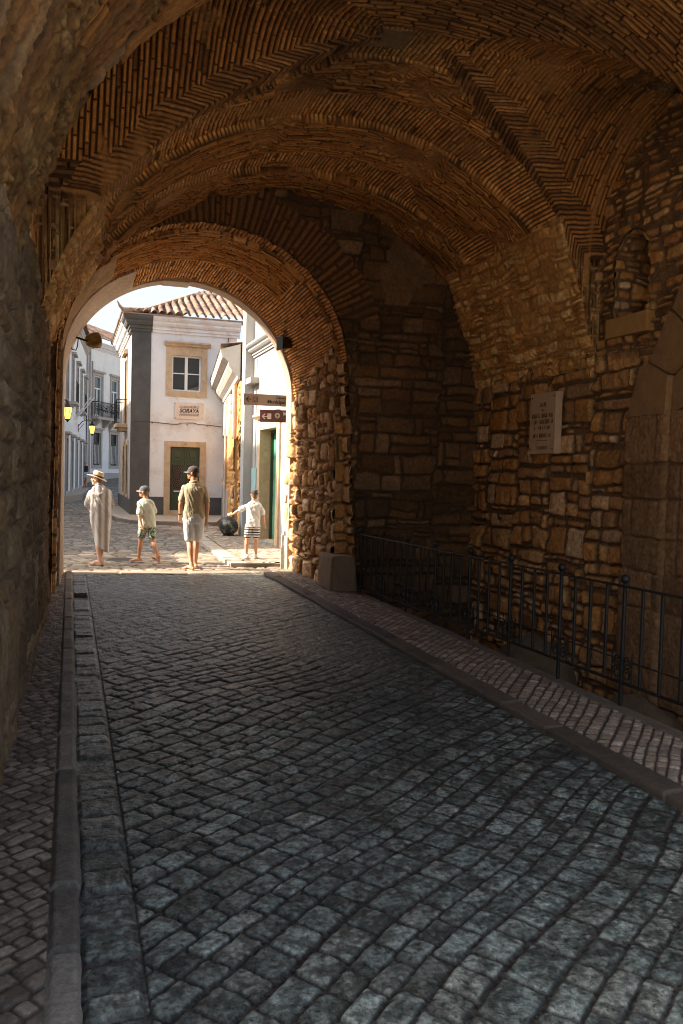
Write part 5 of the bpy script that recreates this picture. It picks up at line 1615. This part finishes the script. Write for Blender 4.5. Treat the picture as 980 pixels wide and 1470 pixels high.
def head(mb, c, yaw, s=1.0, tilt=0.0):
    M = Matrix.Translation(Vector(c)) @ Matrix.Rotation(yaw, 4, 'Z') @ Matrix.Rotation(tilt, 4, 'X') @ Matrix.Scale(s, 4)
    def b(p, r): mb.ball(M @ Vector(p), tuple(q * s for q in r), 18, 12, (M.to_3x3().normalized()))
    b((0, -.012, .025), (.074, .094, .095))
    b((0, .020, -.035), (.060, .070, .070))
    b((0, .045, -.070), (.042, .042, .038))
    b((0, .070, -.088), (.024, .020, .018))
    mb.tube([M @ Vector((0, .076, .030)), M @ Vector((0, .092, .008)), M @ Vector((0, .108, -.014)), M @ Vector((0, .088, -.022))], [.008 * s, .010 * s, .014 * s, .012 * s], 8)
    b((0, .079, .036), (.046, .014, .010))
    b((0, .084, -.046), (.022, .012, .007)); b((0, .082, -.058), (.020, .012, .007))
    for sg in (-1, 1):
        b((sg * .073, -.008, -.008), (.011, .024, .032))
        b((sg * .040, .062, -.022), (.022, .022, .022))
    return M

def cap(M, s, parent, mt, brim_mt=None, badge=None):
    n = 26; v = []; f = []
    m = 9
    for i in range(m + 1):
        th = pi / 2 * i / m
        for k in range(n):
            a = 2 * pi * k / n
            v.append(M @ Vector((.083 * sin(th) * cos(a), -.012 + .104 * sin(th) * sin(a), .035 + .088 * cos(th) ** .8 if th < pi / 2 else .035)))
    for k in range(n):
        a = 2 * pi * k / n
        v.append(M @ Vector((.084 * cos(a), -.012 + .105 * sin(a), .018 - .012 * max(0, -sin(a)))))
    for i in range(m + 1):
        for k in range(n): f.append((i * n + k, (i + 1) * n + k, (i + 1) * n + (k + 1) % n, i * n + (k + 1) % n))
    c = MB().add(v, f); c.ball(M @ Vector((0, -.012, .124)), .008 * s, 8, 6)
    o = c.build('cap', mt, parent, smooth=True)
    v = []; f = []
    q = 14
    for lay in (0, .006):
        for j in range(6):
            for k in range(q + 1):
                a = -1.15 + 2.3 * k / q
                rr = 1 + .72 * j / 5 * cos(a * .95) ** .6
                x = .083 * sin(a) * (1 + .06 * j / 5); y = -.012 + .104 * cos(a) * rr
                v.append(M @ Vector((x, y, .026 - lay - .020 * (x / .083) ** 2 - .012 * j / 5)))
    w = 6 * (q + 1)
    for lay in (0, 1):
        for j in range(5):
            for k in range(q):
                i0 = lay * w + j * (q + 1) + k
                f.append((i0, i0 + 1, i0 + q + 2, i0 + q + 1))
    for k in range(q):
        i0 = 5 * (q + 1) + k; f.append((i0, i0 + 1, w + i0 + 1, w + i0))
    MB().add(v, f).build('visor', brim_mt or mt, o, smooth=True)
    if badge: MB().ball(M @ Vector((.02, -.098, .06)), (.022 * s, .012 * s, .018 * s), 8, 6).build('badge', badge, o)
    return o

def stripes(name, ca, cb, axis, freq, soft=.15, noise=.0, cc=None, offset=0.0, rough=.9):
    m = bpy.data.materials.new(name); m.use_nodes = True
    nt = m.node_tree; N = nt.nodes; L = nt.links; bs = N['Principled BSDF']; bs.inputs['Roughness'].default_value = rough
    tc = N.new('ShaderNodeTexCoord'); sp = N.new('ShaderNodeSeparateXYZ'); L.new(tc.outputs['Object'], sp.inputs[0])
    nz = N.new('ShaderNodeTexNoise'); nz.inputs['Scale'].default_value = 5; L.new(tc.outputs['Object'], nz.inputs['Vector'])
    m1 = N.new('ShaderNodeMath'); m1.operation = 'MULTIPLY_ADD'; L.new(nz.outputs['Fac'], m1.inputs[0]); m1.inputs[1].default_value = noise; L.new(sp.outputs['XYZ'.index(axis)], m1.inputs[2])
    m2 = N.new('ShaderNodeMath'); m2.operation = 'MULTIPLY_ADD'; L.new(m1.outputs[0], m2.inputs[0]); m2.inputs[1].default_value = freq * 2 * pi; m2.inputs[2].default_value = offset
    m3 = N.new('ShaderNodeMath'); m3.operation = 'SINE'; L.new(m2.outputs[0], m3.inputs[0])
    mr = N.new('ShaderNodeMapRange'); mr.inputs['From Min'].default_value = -soft; mr.inputs['From Max'].default_value = soft; L.new(m3.outputs[0], mr.inputs['Value'])
    mx = N.new('ShaderNodeMix'); mx.data_type = 'RGBA'; L.new(mr.outputs[0], mx.inputs['Factor'])
    mx.inputs['A'].default_value = (*ca, 1); mx.inputs['B'].default_value = (*cb, 1); L.new(mx.outputs['Result'], bs.inputs['Base Color'])
    nb = N.new('ShaderNodeTexNoise'); nb.inputs['Scale'].default_value = 14; L.new(tc.outputs['Object'], nb.inputs['Vector'])
    bp = N.new('ShaderNodeBump'); bp.inputs['Strength'].default_value = .35; bp.inputs['Distance'].default_value = .02
    L.new(nb.outputs['Fac'], bp.inputs['Height']); L.new(bp.outputs[0], bs.inputs['Normal'])
    return m

SKIN = mat('tanned_skin', (.50, .255, .15), (.58, .31, .19), scale=14, rough=.55, bump=.15, bscale=80)
SKIN2 = mat('fair_skin', (.60, .34, .23), (.66, .40, .28), scale=14, rough=.55, bump=.15, bscale=80)
HAIR = mat('brown_hair', (.05, .028, .014), (.11, .062, .03), scale=60, rough=.6, stretch=(1, 1, .15))
HAIRL = mat('light_brown_hair', (.14, .075, .03), (.24, .14, .065), scale=60, rough=.6, stretch=(1, 1, .15))
EYE = mat('eye_dark', (.02, .015, .012), rough=.2)
def cloth(name, a, b=None, sc=9, **k): return mat(name, a, b or tuple(x * 1.12 for x in a), scale=sc, rough=.92, bump=.5, bscale=16, **k)

def eyes(M, s, parent):
    for sg in (-1, 1):
        MB().ball(M @ Vector((sg * .031, .074, .008)), .0105 * s, 8, 6).build('eye', EYE, parent)

def hair_cap(M, s, parent, mt, low=-.055, long=False):
    mb = MB(); R = M.to_3x3().normalized()
    mb.ball(M @ Vector((0, -.026, .028)), (.079 * s, .090 * s, .096 * s), 18, 12, R)
    mb.ball(M @ Vector((0, -.052, low + .02)), (.064 * s, .050 * s, .056 * s), 14, 10, R)
    if long: limb(mb, [(M @ Vector((0, -.07, -.02)), .06 * s), (M @ Vector((.0, -.085, -.11)), .05 * s), (M @ Vector((0, -.08, -.2)), .03 * s)], 10, 3)
    return link_mesh('hair', voxel_skin(mb, .007, 2, .006, 3, (40, 40, 6)), mt, parent, True)

def body(t, torso, neck, hd, yaw, hs, arms, legs, hands, feet, skin, hdtilt=0.0):
    mb = MB()
    loft(mb, torso)
    limb(mb, neck, 14, 3)
    for ch in arms: limb(mb, ch, 12, 4)
    for ch in legs: limb(mb, ch, 14, 4)
    for h_ in hands: hand(mb, *h_)
    for f_ in feet: foot(mb, *f_)
    M = head(mb, hd, yaw, hs, hdtilt)
    o = link_mesh('body', voxel_skin(mb, .0058, 3), skin, t, True)
    eyes(M, hs, t)
    return M

def leg(hip, knee, ankle, r=(.088, .056, .058, .036)):
    h, k, a = Vector(hip), Vector(knee), Vector(ankle)
    d = (a - k)
    back = Vector((0, -.018, 0))
    return [(h, r[0]), (h.lerp(k, .5), r[0] * .86), (k, r[1]), (k + d * .32 + back, r[2]), (k + d * .7 + back * .4, r[2] * .74), (a, r[3])]

def arm(sh, el, wr, r=(.050, .040, .041, .026)):
    s_, e, w = Vector(sh), Vector(el), Vector(wr)
    return [(s_, r[0]), (s_.lerp(e, .55), r[0] * .86), (e, r[1]), (e.lerp(w, .3), r[2]), (w, r[3])]

# ------------------------------------------------------------------ the man in the olive polo
def man():
    x, y = 2.05, 14.52
    t = thing('person', 'man in olive polo shirt, pale shorts and dark cap walking away, head turned left', 'person', (x, y, 0), -atan2(x, y))
    torso = [(.84, 0, 0, .15, .10), (.95, 0, 0, .165, .112), (1.10, 0, 0, .148, .10), (1.25, 0, .0, .165, .112), (1.38, 0, 0, .185, .112), (1.46, -.005, 0, .15, .08), (1.51, -.005, 0, .07, .065)]
    la = arm((-.165, 0, 1.405), (-.222, -.02, 1.15), (-.232, .05, .94)); ra = arm((.16, 0, 1.405), (.222, -.03, 1.13), (.222, .03, .90))
    ll = leg((-.085, 0, .90), (-.062, .0, .50), (-.025, -.13, .095)); rl = leg((.085, 0, .90), (.060, .13, .50), (.035, .22, .095))
    M = body(t, torso, [((-.005, -.005, 1.47), .062), ((-.012, .0, 1.60), .056)], (-.03, .012, 1.675), radians(72), 1.0, [la, ra], [ll, rl],
             [((-.238, .05, .94), (-.02, .25, -1), (.6, 1, 0), 1.02, .55), ((.222, .03, .90), (-.1, .15, -1), (-.6, 1, 0), 1.02, .6)],
             [((-.025, -.13, .095), radians(38), 1.05), ((.035, .22, .095), radians(25), 1.05)], SKIN)
    hair_cap(M, 1.0, t, HAIR)
    cap(M, 1.0, t, mat('dark_plum_cap', (.035, .026, .030), (.06, .045, .05), scale=20, rough=.8), mat('grey_visor', (.16, .13, .13), rough=.8))
    mb = MB()
    mb.tube([M @ Vector(p) for p in ((-.078, -.01, .012), (-.07, .065, .012), (-.03, .095, .012), (.03, .095, .012), (.07, .065, .012), (.078, -.01, .012))], .004, 6)
    for sg in (-1, 1): mb.ball(M @ Vector((sg * .036, .09, .004)), (.026, .012, .018), 10, 8, M.to_3x3())
    mb.build('sunglasses', mat('black_plastic', (.012, .012, .012), rough=.15), t, smooth=True)
    POLO = cloth('olive_polo', (.36, .305, .205))
    mb = MB()
    loft(mb, [(.875, 0, 0, .178, .128), (.95, 0, 0, .182, .130), (1.10, 0, 0, .170, .120), (1.25, 0, 0, .180, .126), (1.38, 0, 0, .188, .124), (1.455, -.004, 0, .15, .096), (1.50, -.005, 0, .085, .080)])
    for a_ in (la, ra):
        s_, e = Vector(a_[0][0]), Vector(a_[2][0])
        limb(mb, [(s_, .058), (s_.lerp(e, .4), .060), (s_.lerp(e, .74), .061)], 14, 3)
    o = link_mesh('polo_shirt', voxel_skin(mb, .007, 3, .022, 11, (9, 9, 2.2)), POLO, t, True)
    mb = MB(); pts = [(-.008 + .074 * cos(a), .0 + .07 * sin(a), 1.505 + .018 * -sin(a)) for a in np.linspace(0, 2 * pi, 22)]
    mb.tube(pts, [(.010, .022)] * 22, 8, up=(0, 0, 1)); mb.build('collar', POLO, o, smooth=True)
    SH = cloth('pale_denim_shorts', (.50, .53, .55), (.60, .625, .64), c3=(.66, .66, .65), s3=6, amt3=.5)
    mb = MB(); loft(mb, [(.80, 0, 0, .15, .115), (.86, 0, 0, .172, .128), (.95, 0, 0, .172, .124), (.985, 0, 0, .165, .118)])
    for L_, dx in ((ll, -.004), (rl, .004)):
        h, k = Vector(L_[0][0]), Vector(L_[2][0])
        limb(mb, [(h + V3(dx, 0, -.02), .102), (h.lerp(k, .5) + V3(dx, 0, 0), .096), (h.lerp(k, .86) + V3(dx, 0, 0), .086)], 16, 3)
    link_mesh('shorts', voxel_skin(mb, .007, 2, .014, 12), SH, t, True)
    TAN = mat('tan_leather', (.36, .22, .13), (.44, .28, .17), rough=.6)
    shoe((-.025, -.13, .095), radians(38), 1.05, 0, TAN, TAN, t, 'sandal'); shoe((.035, .22, .095), radians(25), 1.05, 0, TAN, TAN, t, 'sandal')
    MB().tube([Vector((-.238, .05, .955)) + V3(.031 * cos(a), .031 * sin(a), .0) for a in np.linspace(0, 2 * pi, 14)], .009, 6).build('wristwatch', EYE, t)
man()

# ------------------------------------------------------------------ the woman in the linen dress
def woman():
    x, y = .50, 15.32
    t = thing('person', 'woman in long striped linen shirt dress and straw hat looking left', 'person', (x, y, 0), -atan2(x, y))
    torso = [(.80, .02, 0, .15, .11), (.92, .02, 0, .16, .115), (1.06, .02, 0, .125, .09), (1.2, .015, 0, .145, .10), (1.30, .01, 0, .155, .095), (1.36, 0, 0, .12, .07), (1.41, -.01, 0, .055, .052)]
    la = arm((-.13, .01, 1.285), (-.185, .03, 1.05), (-.125, .16, .93), (.043, .034, .034, .022)); ra = arm((.15, 0, 1.275), (.19, .06, 1.04), (.09, .2, .95), (.043, .034, .034, .022))
    ll = leg((-.05, 0, .86), (-.02, .02, .46), (.02, .0, .085), (.082, .052, .052, .032)); rl = leg((.08, .02, .86), (.06, .06, .46), (.03, .10, .085), (.082, .052, .052, .032))
    M = body(t, torso, [((-.005, .0, 1.37), .050), ((-.02, .005, 1.47), .046)], (-.045, .02, 1.515), radians(78), .93, [la, ra], [ll, rl],
             [((-.125, .16, .93), (.6, .8, -.2), (-.3, .3, 1), .9, .5), ((.09, .2, .95), (-.8, .5, -.1), (.3, .3, 1), .9, .5)],
             [((.02, .0, .085), radians(70), .93), ((.03, .10, .085), radians(60), .93)], SKIN2)
    hair_cap(M, .93, t, HAIRL, -.06)
    # dress
    DR = stripes('striped_linen', (.57, .57, .575), (.29, .25, .235), 'X', 9, .8, .012, offset=.6)
    mb = MB()
    loft(mb, [(.30, .055, .02, .105, .11, -.075), (.42, .05, .02, .118, .125, -.05), (.62, .04, .02, .150, .150, -.015), (.85, .03, .015, .176, .165), (1.05, .025, .01, .172, .145), (1.22, .02, .0, .172, .125), (1.315, .012, 0, .165, .105), (1.37, .0, 0, .12, .08), (1.405, -.006, 0, .066, .062)], 30, 4)
    for a_, rr in ((la, .068), (ra, .068)):
        s_, e, w_ = Vector(a_[0][0]), Vector(a_[2][0]), Vector(a_[4][0])
        limb(mb, [(s_, .054), (s_.lerp(e, .6), rr), (e + V3(0, 0, .03), rr * .92)], 14, 3)
    o = link_mesh('linen_dress', voxel_skin(mb, .007, 3, .040, 21, (7, 7, 1.6)), DR, t, True)
    MB().tube([(-.01 + .062 * cos(a), .0 + .058 * sin(a), 1.41 - .014 * sin(a)) for a in np.linspace(0, 2 * pi, 20)], [(.008, .018)] * 20, 8, up=(0, 0, 1)).build('collar', DR, o, smooth=True)
    # straw hat, pushed down at the back
    Hm = M @ Matrix.Translation((0, -.012, .048)) @ Matrix.Rotation(radians(20), 4, 'X')
    ST = mat('straw', (.58, .44, .29), (.70, .56, .40), scale=60, rough=.8, bump=.5, bscale=90)
    def lat(prof, name, mt, par, n=30):
        v = []; f = []
        for (r, z) in prof:
            for k in range(n):
                a = 2 * pi * k / n
                zz = z + (.014 * cos(2 * a) if r > .11 else 0)
                v.append(Hm @ Vector((r * cos(a) * .93, r * sin(a) * 1.12, zz)))
        for i in range(len(prof) - 1):
            for k in range(n): f.append((i * n + k, i * n + (k + 1) % n, (i + 1) * n + (k + 1) % n, (i + 1) * n + k))
        return MB().add(v, f).build(name, mt, par, smooth=True)
    h = lat([(.06, -.004), (.095, -.006), (.13, -.008), (.170, -.016), (.172, -.012), (.13, -.002), (.094, .002), (.092, .05), (.086, .098), (.078, .108), (.05, .103), (.0, .092)], 'straw_hat', ST, t)
    lat([(.0955, .004), (.097, .010), (.0945, .036), (.092, .038)], 'hat_band', mat('black_ribbon', (.02, .017, .016), rough=.6), h)
    FL = mat('cream_leather', (.50, .38, .27), (.58, .46, .34), rough=.6)
    shoe((.02, .0, .085), radians(70), .93, 0, FL, FL, t, 'flat'); shoe((.03, .10, .085), radians(60), .93, 0, FL, FL, t, 'flat')
woman()

# ------------------------------------------------------------------ the boy in mint shirt and leaf shorts
def boy_mint():
    x, y = 1.36, 15.62
    t = thing('person', 'boy in pale mint shirt, green leaf print shorts and navy cap striding left', 'person', (x, y, 0), -atan2(x, y))
    torso = [(.66, 0, 0, .115, .085), (.74, 0, 0, .12, .088), (.86, -.005, 0, .108, .078), (.98, -.015, 0, .12, .085), (1.08, -.028, 0, .13, .082), (1.14, -.033, 0, .105, .062), (1.18, -.037, 0, .05, .048)]
    la = arm((-.135, -.03, 1.09), (-.145, -.12, .88), (-.10, -.165, .70), (.036, .029, .029, .020)); ra = arm((.068, .02, 1.09), (.125, .06, .90), (-.06, .20, .885), (.036, .029, .029, .020))
    ll = leg((-.065, 0, .72), (-.112, .05, .41), (-.145, .12, .085), (.066, .045, .045, .029)); rl = leg((.065, 0, .72), (.105, -.02, .40), (.21, -.14, .115), (.066, .045, .045, .029))
    M = body(t, torso, [((-.038, .0, 1.15), .044), ((-.052, .004, 1.245), .041)], (-.068, .014, 1.305), radians(70), .90, [la, ra], [ll, rl],
             [((-.10, -.165, .70), (.35, .0, -1), (-.3, 1, .2), .82, .5), ((-.06, .20, .885), (-1, .1, .0), (0, .2, 1), .82, .3)],
             [((-.145, .12, .085), radians(68), .86), ((.21, -.14, .115), radians(-52 + 100), .86, radians(-24))], SKIN)
    hair_cap(M, .90, t, HAIRL)
    cap(M, .92, t, mat('navy_cap', (.045, .06, .075), (.075, .095, .115), scale=20, rough=.8), mat('faded_visor', (.42, .25, .20), rough=.8), mat('cream_badge', (.5, .47, .42)))
    TS = cloth('mint_cotton', (.46, .50, .415), (.54, .57, .485))
    mb = MB()
    loft(mb, [(.665, -.002, 0, .152, .115), (.76, -.002, 0, .146, .110), (.88, -.008, 0, .134, .098), (.99, -.016, 0, .142, .100), (1.08, -.028, 0, .145, .097), (1.135, -.034, 0, .115, .076), (1.168, -.037, 0, .062, .058)])
    for a_ in (la, ra):
        s_, e = Vector(a_[0][0]), Vector(a_[2][0])
        limb(mb, [(s_, .046), (s_.lerp(e, .45), .053), (s_.lerp(e, .78), .056)], 14, 3)
    link_mesh('tee_shirt', voxel_skin(mb, .0065, 3, .034, 31, (8, 8, 4)), TS, t, True)
    LF = mat('leaf_print', (.055, .10, .065), (.42, .48, .40), scale=30, rough=.9, contrast=.92, detail=1.5, c3=(.12, .19, .12), s3=14, amt3=.7)
    mb = MB(); loft(mb, [(.64, 0, 0, .118, .09), (.70, 0, 0, .132, .102), (.77, 0, 0, .132, .098)])
    for L_ in (ll, rl):
        h, k = Vector(L_[0][0]), Vector(L_[2][0])
        limb(mb, [(h + V3(0, 0, -.01), .078), (h.lerp(k, .4), .078), (h.lerp(k, .70), .076)], 16, 3)
    link_mesh('shorts', voxel_skin(mb, .0065, 2, .012, 32), LF, t, True)
    PK = mat('peach_sandal', (.55, .33, .25), (.62, .42, .33), rough=.6)
    shoe((-.145, .12, .085), radians(68), .86, 0, PK, PK, t, 'sandal'); shoe((.21, -.14, .115), radians(48), .86, radians(-24), PK, PK, t, 'sandal')
boy_mint()

# ------------------------------------------------------------------ the boy with the striped shorts
def boy_striped():
    x, y = 3.26, 15.5
    t = thing('person', 'boy in white shirt and black striped shorts reaching his left arm out', 'person', (x, y, .075), -atan2(x, y))
    o_ = .055
    torso = [(.60, .035, 0, .105, .08), (.68, .035, 0, .11, .082), (.80, .04, 0, .10, .074), (.92, .045, 0, .115, .08), (1.00, .047, 0, .125, .078), (1.06, .048, 0, .10, .06), (1.10, .048, 0, .048, .045)]
    la = arm((-.06, 0, 1.005), (-.235, .05, .905), (-.345, .11, .83), (.034, .027, .028, .019)); ra = arm((.155, 0, 1.005), (.225, .0, .83), (.255, .05, .68), (.034, .027, .028, .019))
    ll = leg((-.025, 0, .66), (-.065, .0, .37), (-.075, .0, .085), (.062, .042, .043, .028)); rl = leg((.10, 0, .66), (.105, .02, .37), (.105, .05, .085), (.062, .042, .043, .028))
    M = body(t, torso, [((.048, .0, 1.07), .042), ((.05, .004, 1.16), .039)], (.053, .01, 1.215), radians(18), .87, [la, ra], [ll, rl],
             [((-.345, .11, .83), (-1, .3, -.1), (.0, .3, 1), .78, .45), ((.255, .05, .68), (.1, .15, -1), (-.6, 1, 0), .78, .5)],
             [((-.075, .0, .085), radians(30), .84), ((.105, .05, .085), radians(8), .84)], SKIN)
    hair_cap(M, .87, t, HAIRL)
    cap(M, .89, t, mat('charcoal_cap', (.022, .022, .024), (.042, .042, .045), scale=20, rough=.8), None, mat('pink_badge', (.55, .36, .36)))
    TS = cloth('white_cotton', (.60, .575, .56), (.68, .66, .64))
    mb = MB()
    loft(mb, [(.61, .037, 0, .138, .108), (.70, .037, 0, .134, .104), (.82, .04, 0, .126, .094), (.93, .045, 0, .136, .096), (1.005, .047, 0, .14, .093), (1.055, .048, 0, .112, .074), (1.09, .048, 0, .058, .055)])
    for a_ in (la, ra):
        s_, e = Vector(a_[0][0]), Vector(a_[2][0])
        limb(mb, [(s_, .045), (s_.lerp(e, .4), .050), (s_.lerp(e, .72), .053)], 14, 3)
    o = link_mesh('tee_shirt', voxel_skin(mb, .0065, 3, .036, 41, (8, 8, 4)), TS, t, True)
    MB().box(.022, .062, -.082, -.079, 1.035, 1.052).build('neck_label', EYE, o)
    SS = stripes('striped_jersey', (.018, .018, .02), (.66, .65, .63), 'Z', 21, .35, .012)
    mb = MB(); loft(mb, [(.58, .036, 0, .108, .085), (.64, .036, 0, .124, .097), (.71, .037, 0, .122, .092)])
    for L_ in (ll, rl):
        h, k = Vector(L_[0][0]), Vector(L_[2][0])
        limb(mb, [(h + V3(0, 0, -.01), .074), (h.lerp(k, .4), .073), (h.lerp(k, .74), .070)], 16, 3)
    link_mesh('shorts', voxel_skin(mb, .0065, 2, .010, 42), SS, t, True)
    WS = mat('white_sneaker', (.62, .60, .58), (.70, .68, .66), rough=.7); SO = mat('white_sole', (.72, .70, .67), rough=.6)
    shoe((-.075, .0, .085), radians(30), .84, 0, WS, SO, t, 'sneaker'); shoe((.105, .05, .085), radians(8), .84, 0, WS, SO, t, 'sneaker')
boy_striped()

# ------------------------------------------------------------------ the woman far up the street
def far_woman():
    x, y = .93, 54.0
    t = thing('person', 'distant woman in dark sleeveless top and pale shorts walking down the street', 'person', (x, y, .46), pi - atan2(x, y))
    torso = [(.74, 0, 0, .14, .10), (.86, 0, 0, .155, .105), (1.0, 0, 0, .122, .088), (1.14, 0, 0, .145, .10), (1.24, 0, 0, .15, .09), (1.30, 0, 0, .11, .065), (1.34, 0, 0, .05, .05)]
    la = arm((-.145, 0, 1.25), (-.20, .0, 1.0), (-.21, .06, .78), (.04, .033, .033, .022)); ra = arm((.145, 0, 1.25), (.20, -.02, 1.0), (.22, .05, .78), (.04, .033, .033, .022))
    ll = leg((-.075, 0, .80), (-.07, .06, .44), (-.06, .10, .085), (.08, .052, .052, .033)); rl = leg((.075, 0, .80), (.07, .02, .44), (.06, -.10, .085), (.08, .052, .052, .033))
    M = body(t, torso, [((0, 0, 1.31), .048), ((0, .0, 1.40), .045)], (0, .015, 1.45), 0, .92, [la, ra], [ll, rl],
             [((-.21, .06, .78), (0, .2, -1), (.5, 1, 0), .88, .5), ((.22, .05, .78), (0, .2, -1), (-.5, 1, 0), .88, .5)],
             [((-.06, .10, .085), 0, .92), ((.06, -.10, .085), 0, .92)], SKIN)
    hair_cap(M, .96, t, HAIR, -.06, True)
    mb = MB(); loft(mb, [(.90, 0, 0, .145, .108), (1.0, 0, 0, .135, .10), (1.14, 0, 0, .158, .112), (1.24, 0, 0, .15, .10), (1.29, 0, 0, .10, .07)])
    link_mesh('sleeveless_top', voxel_skin(mb, .009, 2, .012, 51), cloth('black_cotton', (.02, .02, .024)), t, True)
    mb = MB(); loft(mb, [(.70, 0, 0, .14, .11), (.80, 0, 0, .165, .118), (.92, 0, 0, .145, .105)])
    for L_ in (ll, rl):
        h, k = Vector(L_[0][0]), Vector(L_[2][0])
        limb(mb, [(h, .094), (h.lerp(k, .55), .09)], 14, 3)
    link_mesh('shorts', voxel_skin(mb, .009, 2, .01, 52), cloth('pale_denim', (.42, .45, .46)), t, True)
    BK = mat('dark_sandal', (.05, .035, .025))
    shoe((-.06, .10, .085), 0, .92, 0, BK, BK, t, 'sandal'); shoe((.06, -.10, .085), 0, .92, 0, BK, BK, t, 'sandal')
far_woman()
# ================================================================== light, sky, camera
SUN_EL = radians(35)
sd = Vector((-1, .19, 0)).normalized()
sun_dir = Vector((sd.x * cos(SUN_EL), sd.y * cos(SUN_EL), sin(SUN_EL)))       # towards the sun
li = bpy.data.lights.new('sun', 'SUN'); li.energy = 4.5; li.angle = radians(.53); li.color = (1.0, .86, .68)
so = bpy.data.objects.new('sun', li); COL.objects.link(so)
so.rotation_euler = sun_dir.to_track_quat('Z', 'Y').to_euler(); so.location = (-30, 10, 40)
w = bpy.data.worlds.new('World'); SC.world = w; w.use_nodes = True
nt = w.node_tree; bg = nt.nodes['Background']
sk = nt.nodes.new('ShaderNodeTexSky'); sk.sky_type = 'NISHITA'; sk.sun_disc = False
sk.sun_elevation = SUN_EL; sk.sun_rotation = atan2(sun_dir.x, sun_dir.y)
sk.air_density = 1.0; sk.dust_density = 5.0; sk.ozone_density = 1.0; sk.altitude = 0
hs_ = nt.nodes.new('ShaderNodeHueSaturation'); hs_.inputs['Saturation'].default_value = .6
nt.links.new(sk.outputs[0], hs_.inputs['Color']); nt.links.new(hs_.outputs[0], bg.inputs['Color']); bg.inputs['Strength'].default_value = .108

cam = bpy.data.cameras.new('camera'); co = bpy.data.objects.new('camera', cam); COL.objects.link(co)
yaw, pitch, roll = radians(18.055223), radians(2.708455), radians(1.5)
fw = Vector((sin(yaw) * cos(pitch), cos(yaw) * cos(pitch), -sin(pitch)))
rt = Vector((cos(yaw), -sin(yaw), 0)); up = rt.cross(fw)
r2 = rt * cos(roll) + up * sin(roll); u2 = up * cos(roll) - rt * sin(roll)
co.matrix_world = Matrix(((r2.x, u2.x, -fw.x, 0), (r2.y, u2.y, -fw.y, 0), (r2.z, u2.z, -fw.z, 1.75), (0, 0, 0, 1)))
cam.sensor_fit = 'VERTICAL'; cam.sensor_height = 36; cam.lens = 1200 / 1470 * 36
cam.clip_start = .05; cam.clip_end = 3000
SC.camera = co
SC.view_settings.view_transform = 'Standard'; SC.view_settings.look = 'None'
SC.view_settings.exposure = 1.8; SC.view_settings.gamma = 1.0; SC.view_settings.use_curve_mapping = False
SC.render.engine = 'CYCLES'
SC.cycles.use_denoising = True; SC.cycles.use_adaptive_sampling = False
SC.cycles.max_bounces = 10; SC.cycles.diffuse_bounces = 7; SC.cycles.glossy_bounces = 3
SC.cycles.sample_clamp_indirect = 6
SC.render.film_transparent = False
SC.cycles.pixel_filter_type = 'BLACKMAN_HARRIS'; SC.cycles.filter_width = 1.05

# groups of like things
GROUPS = {'street_lantern': 'lit lanterns along the street', 'direction_sign': 'direction boards on the right jamb', 'floodlight': 'floodlights on the arch',
          'boulder': 'boulders in the pit', 'side_house': 'houses round the left of the square'}
for o in bpy.data.objects:
    k = o.name.split('.')[0]
    if o.parent is None and 'category' in o and k in GROUPS: o['group'] = GROUPS[k]
    if o.parent is None and k == 'person' and 'distant' not in o['label']: o['group'] = 'family walking past the arch'
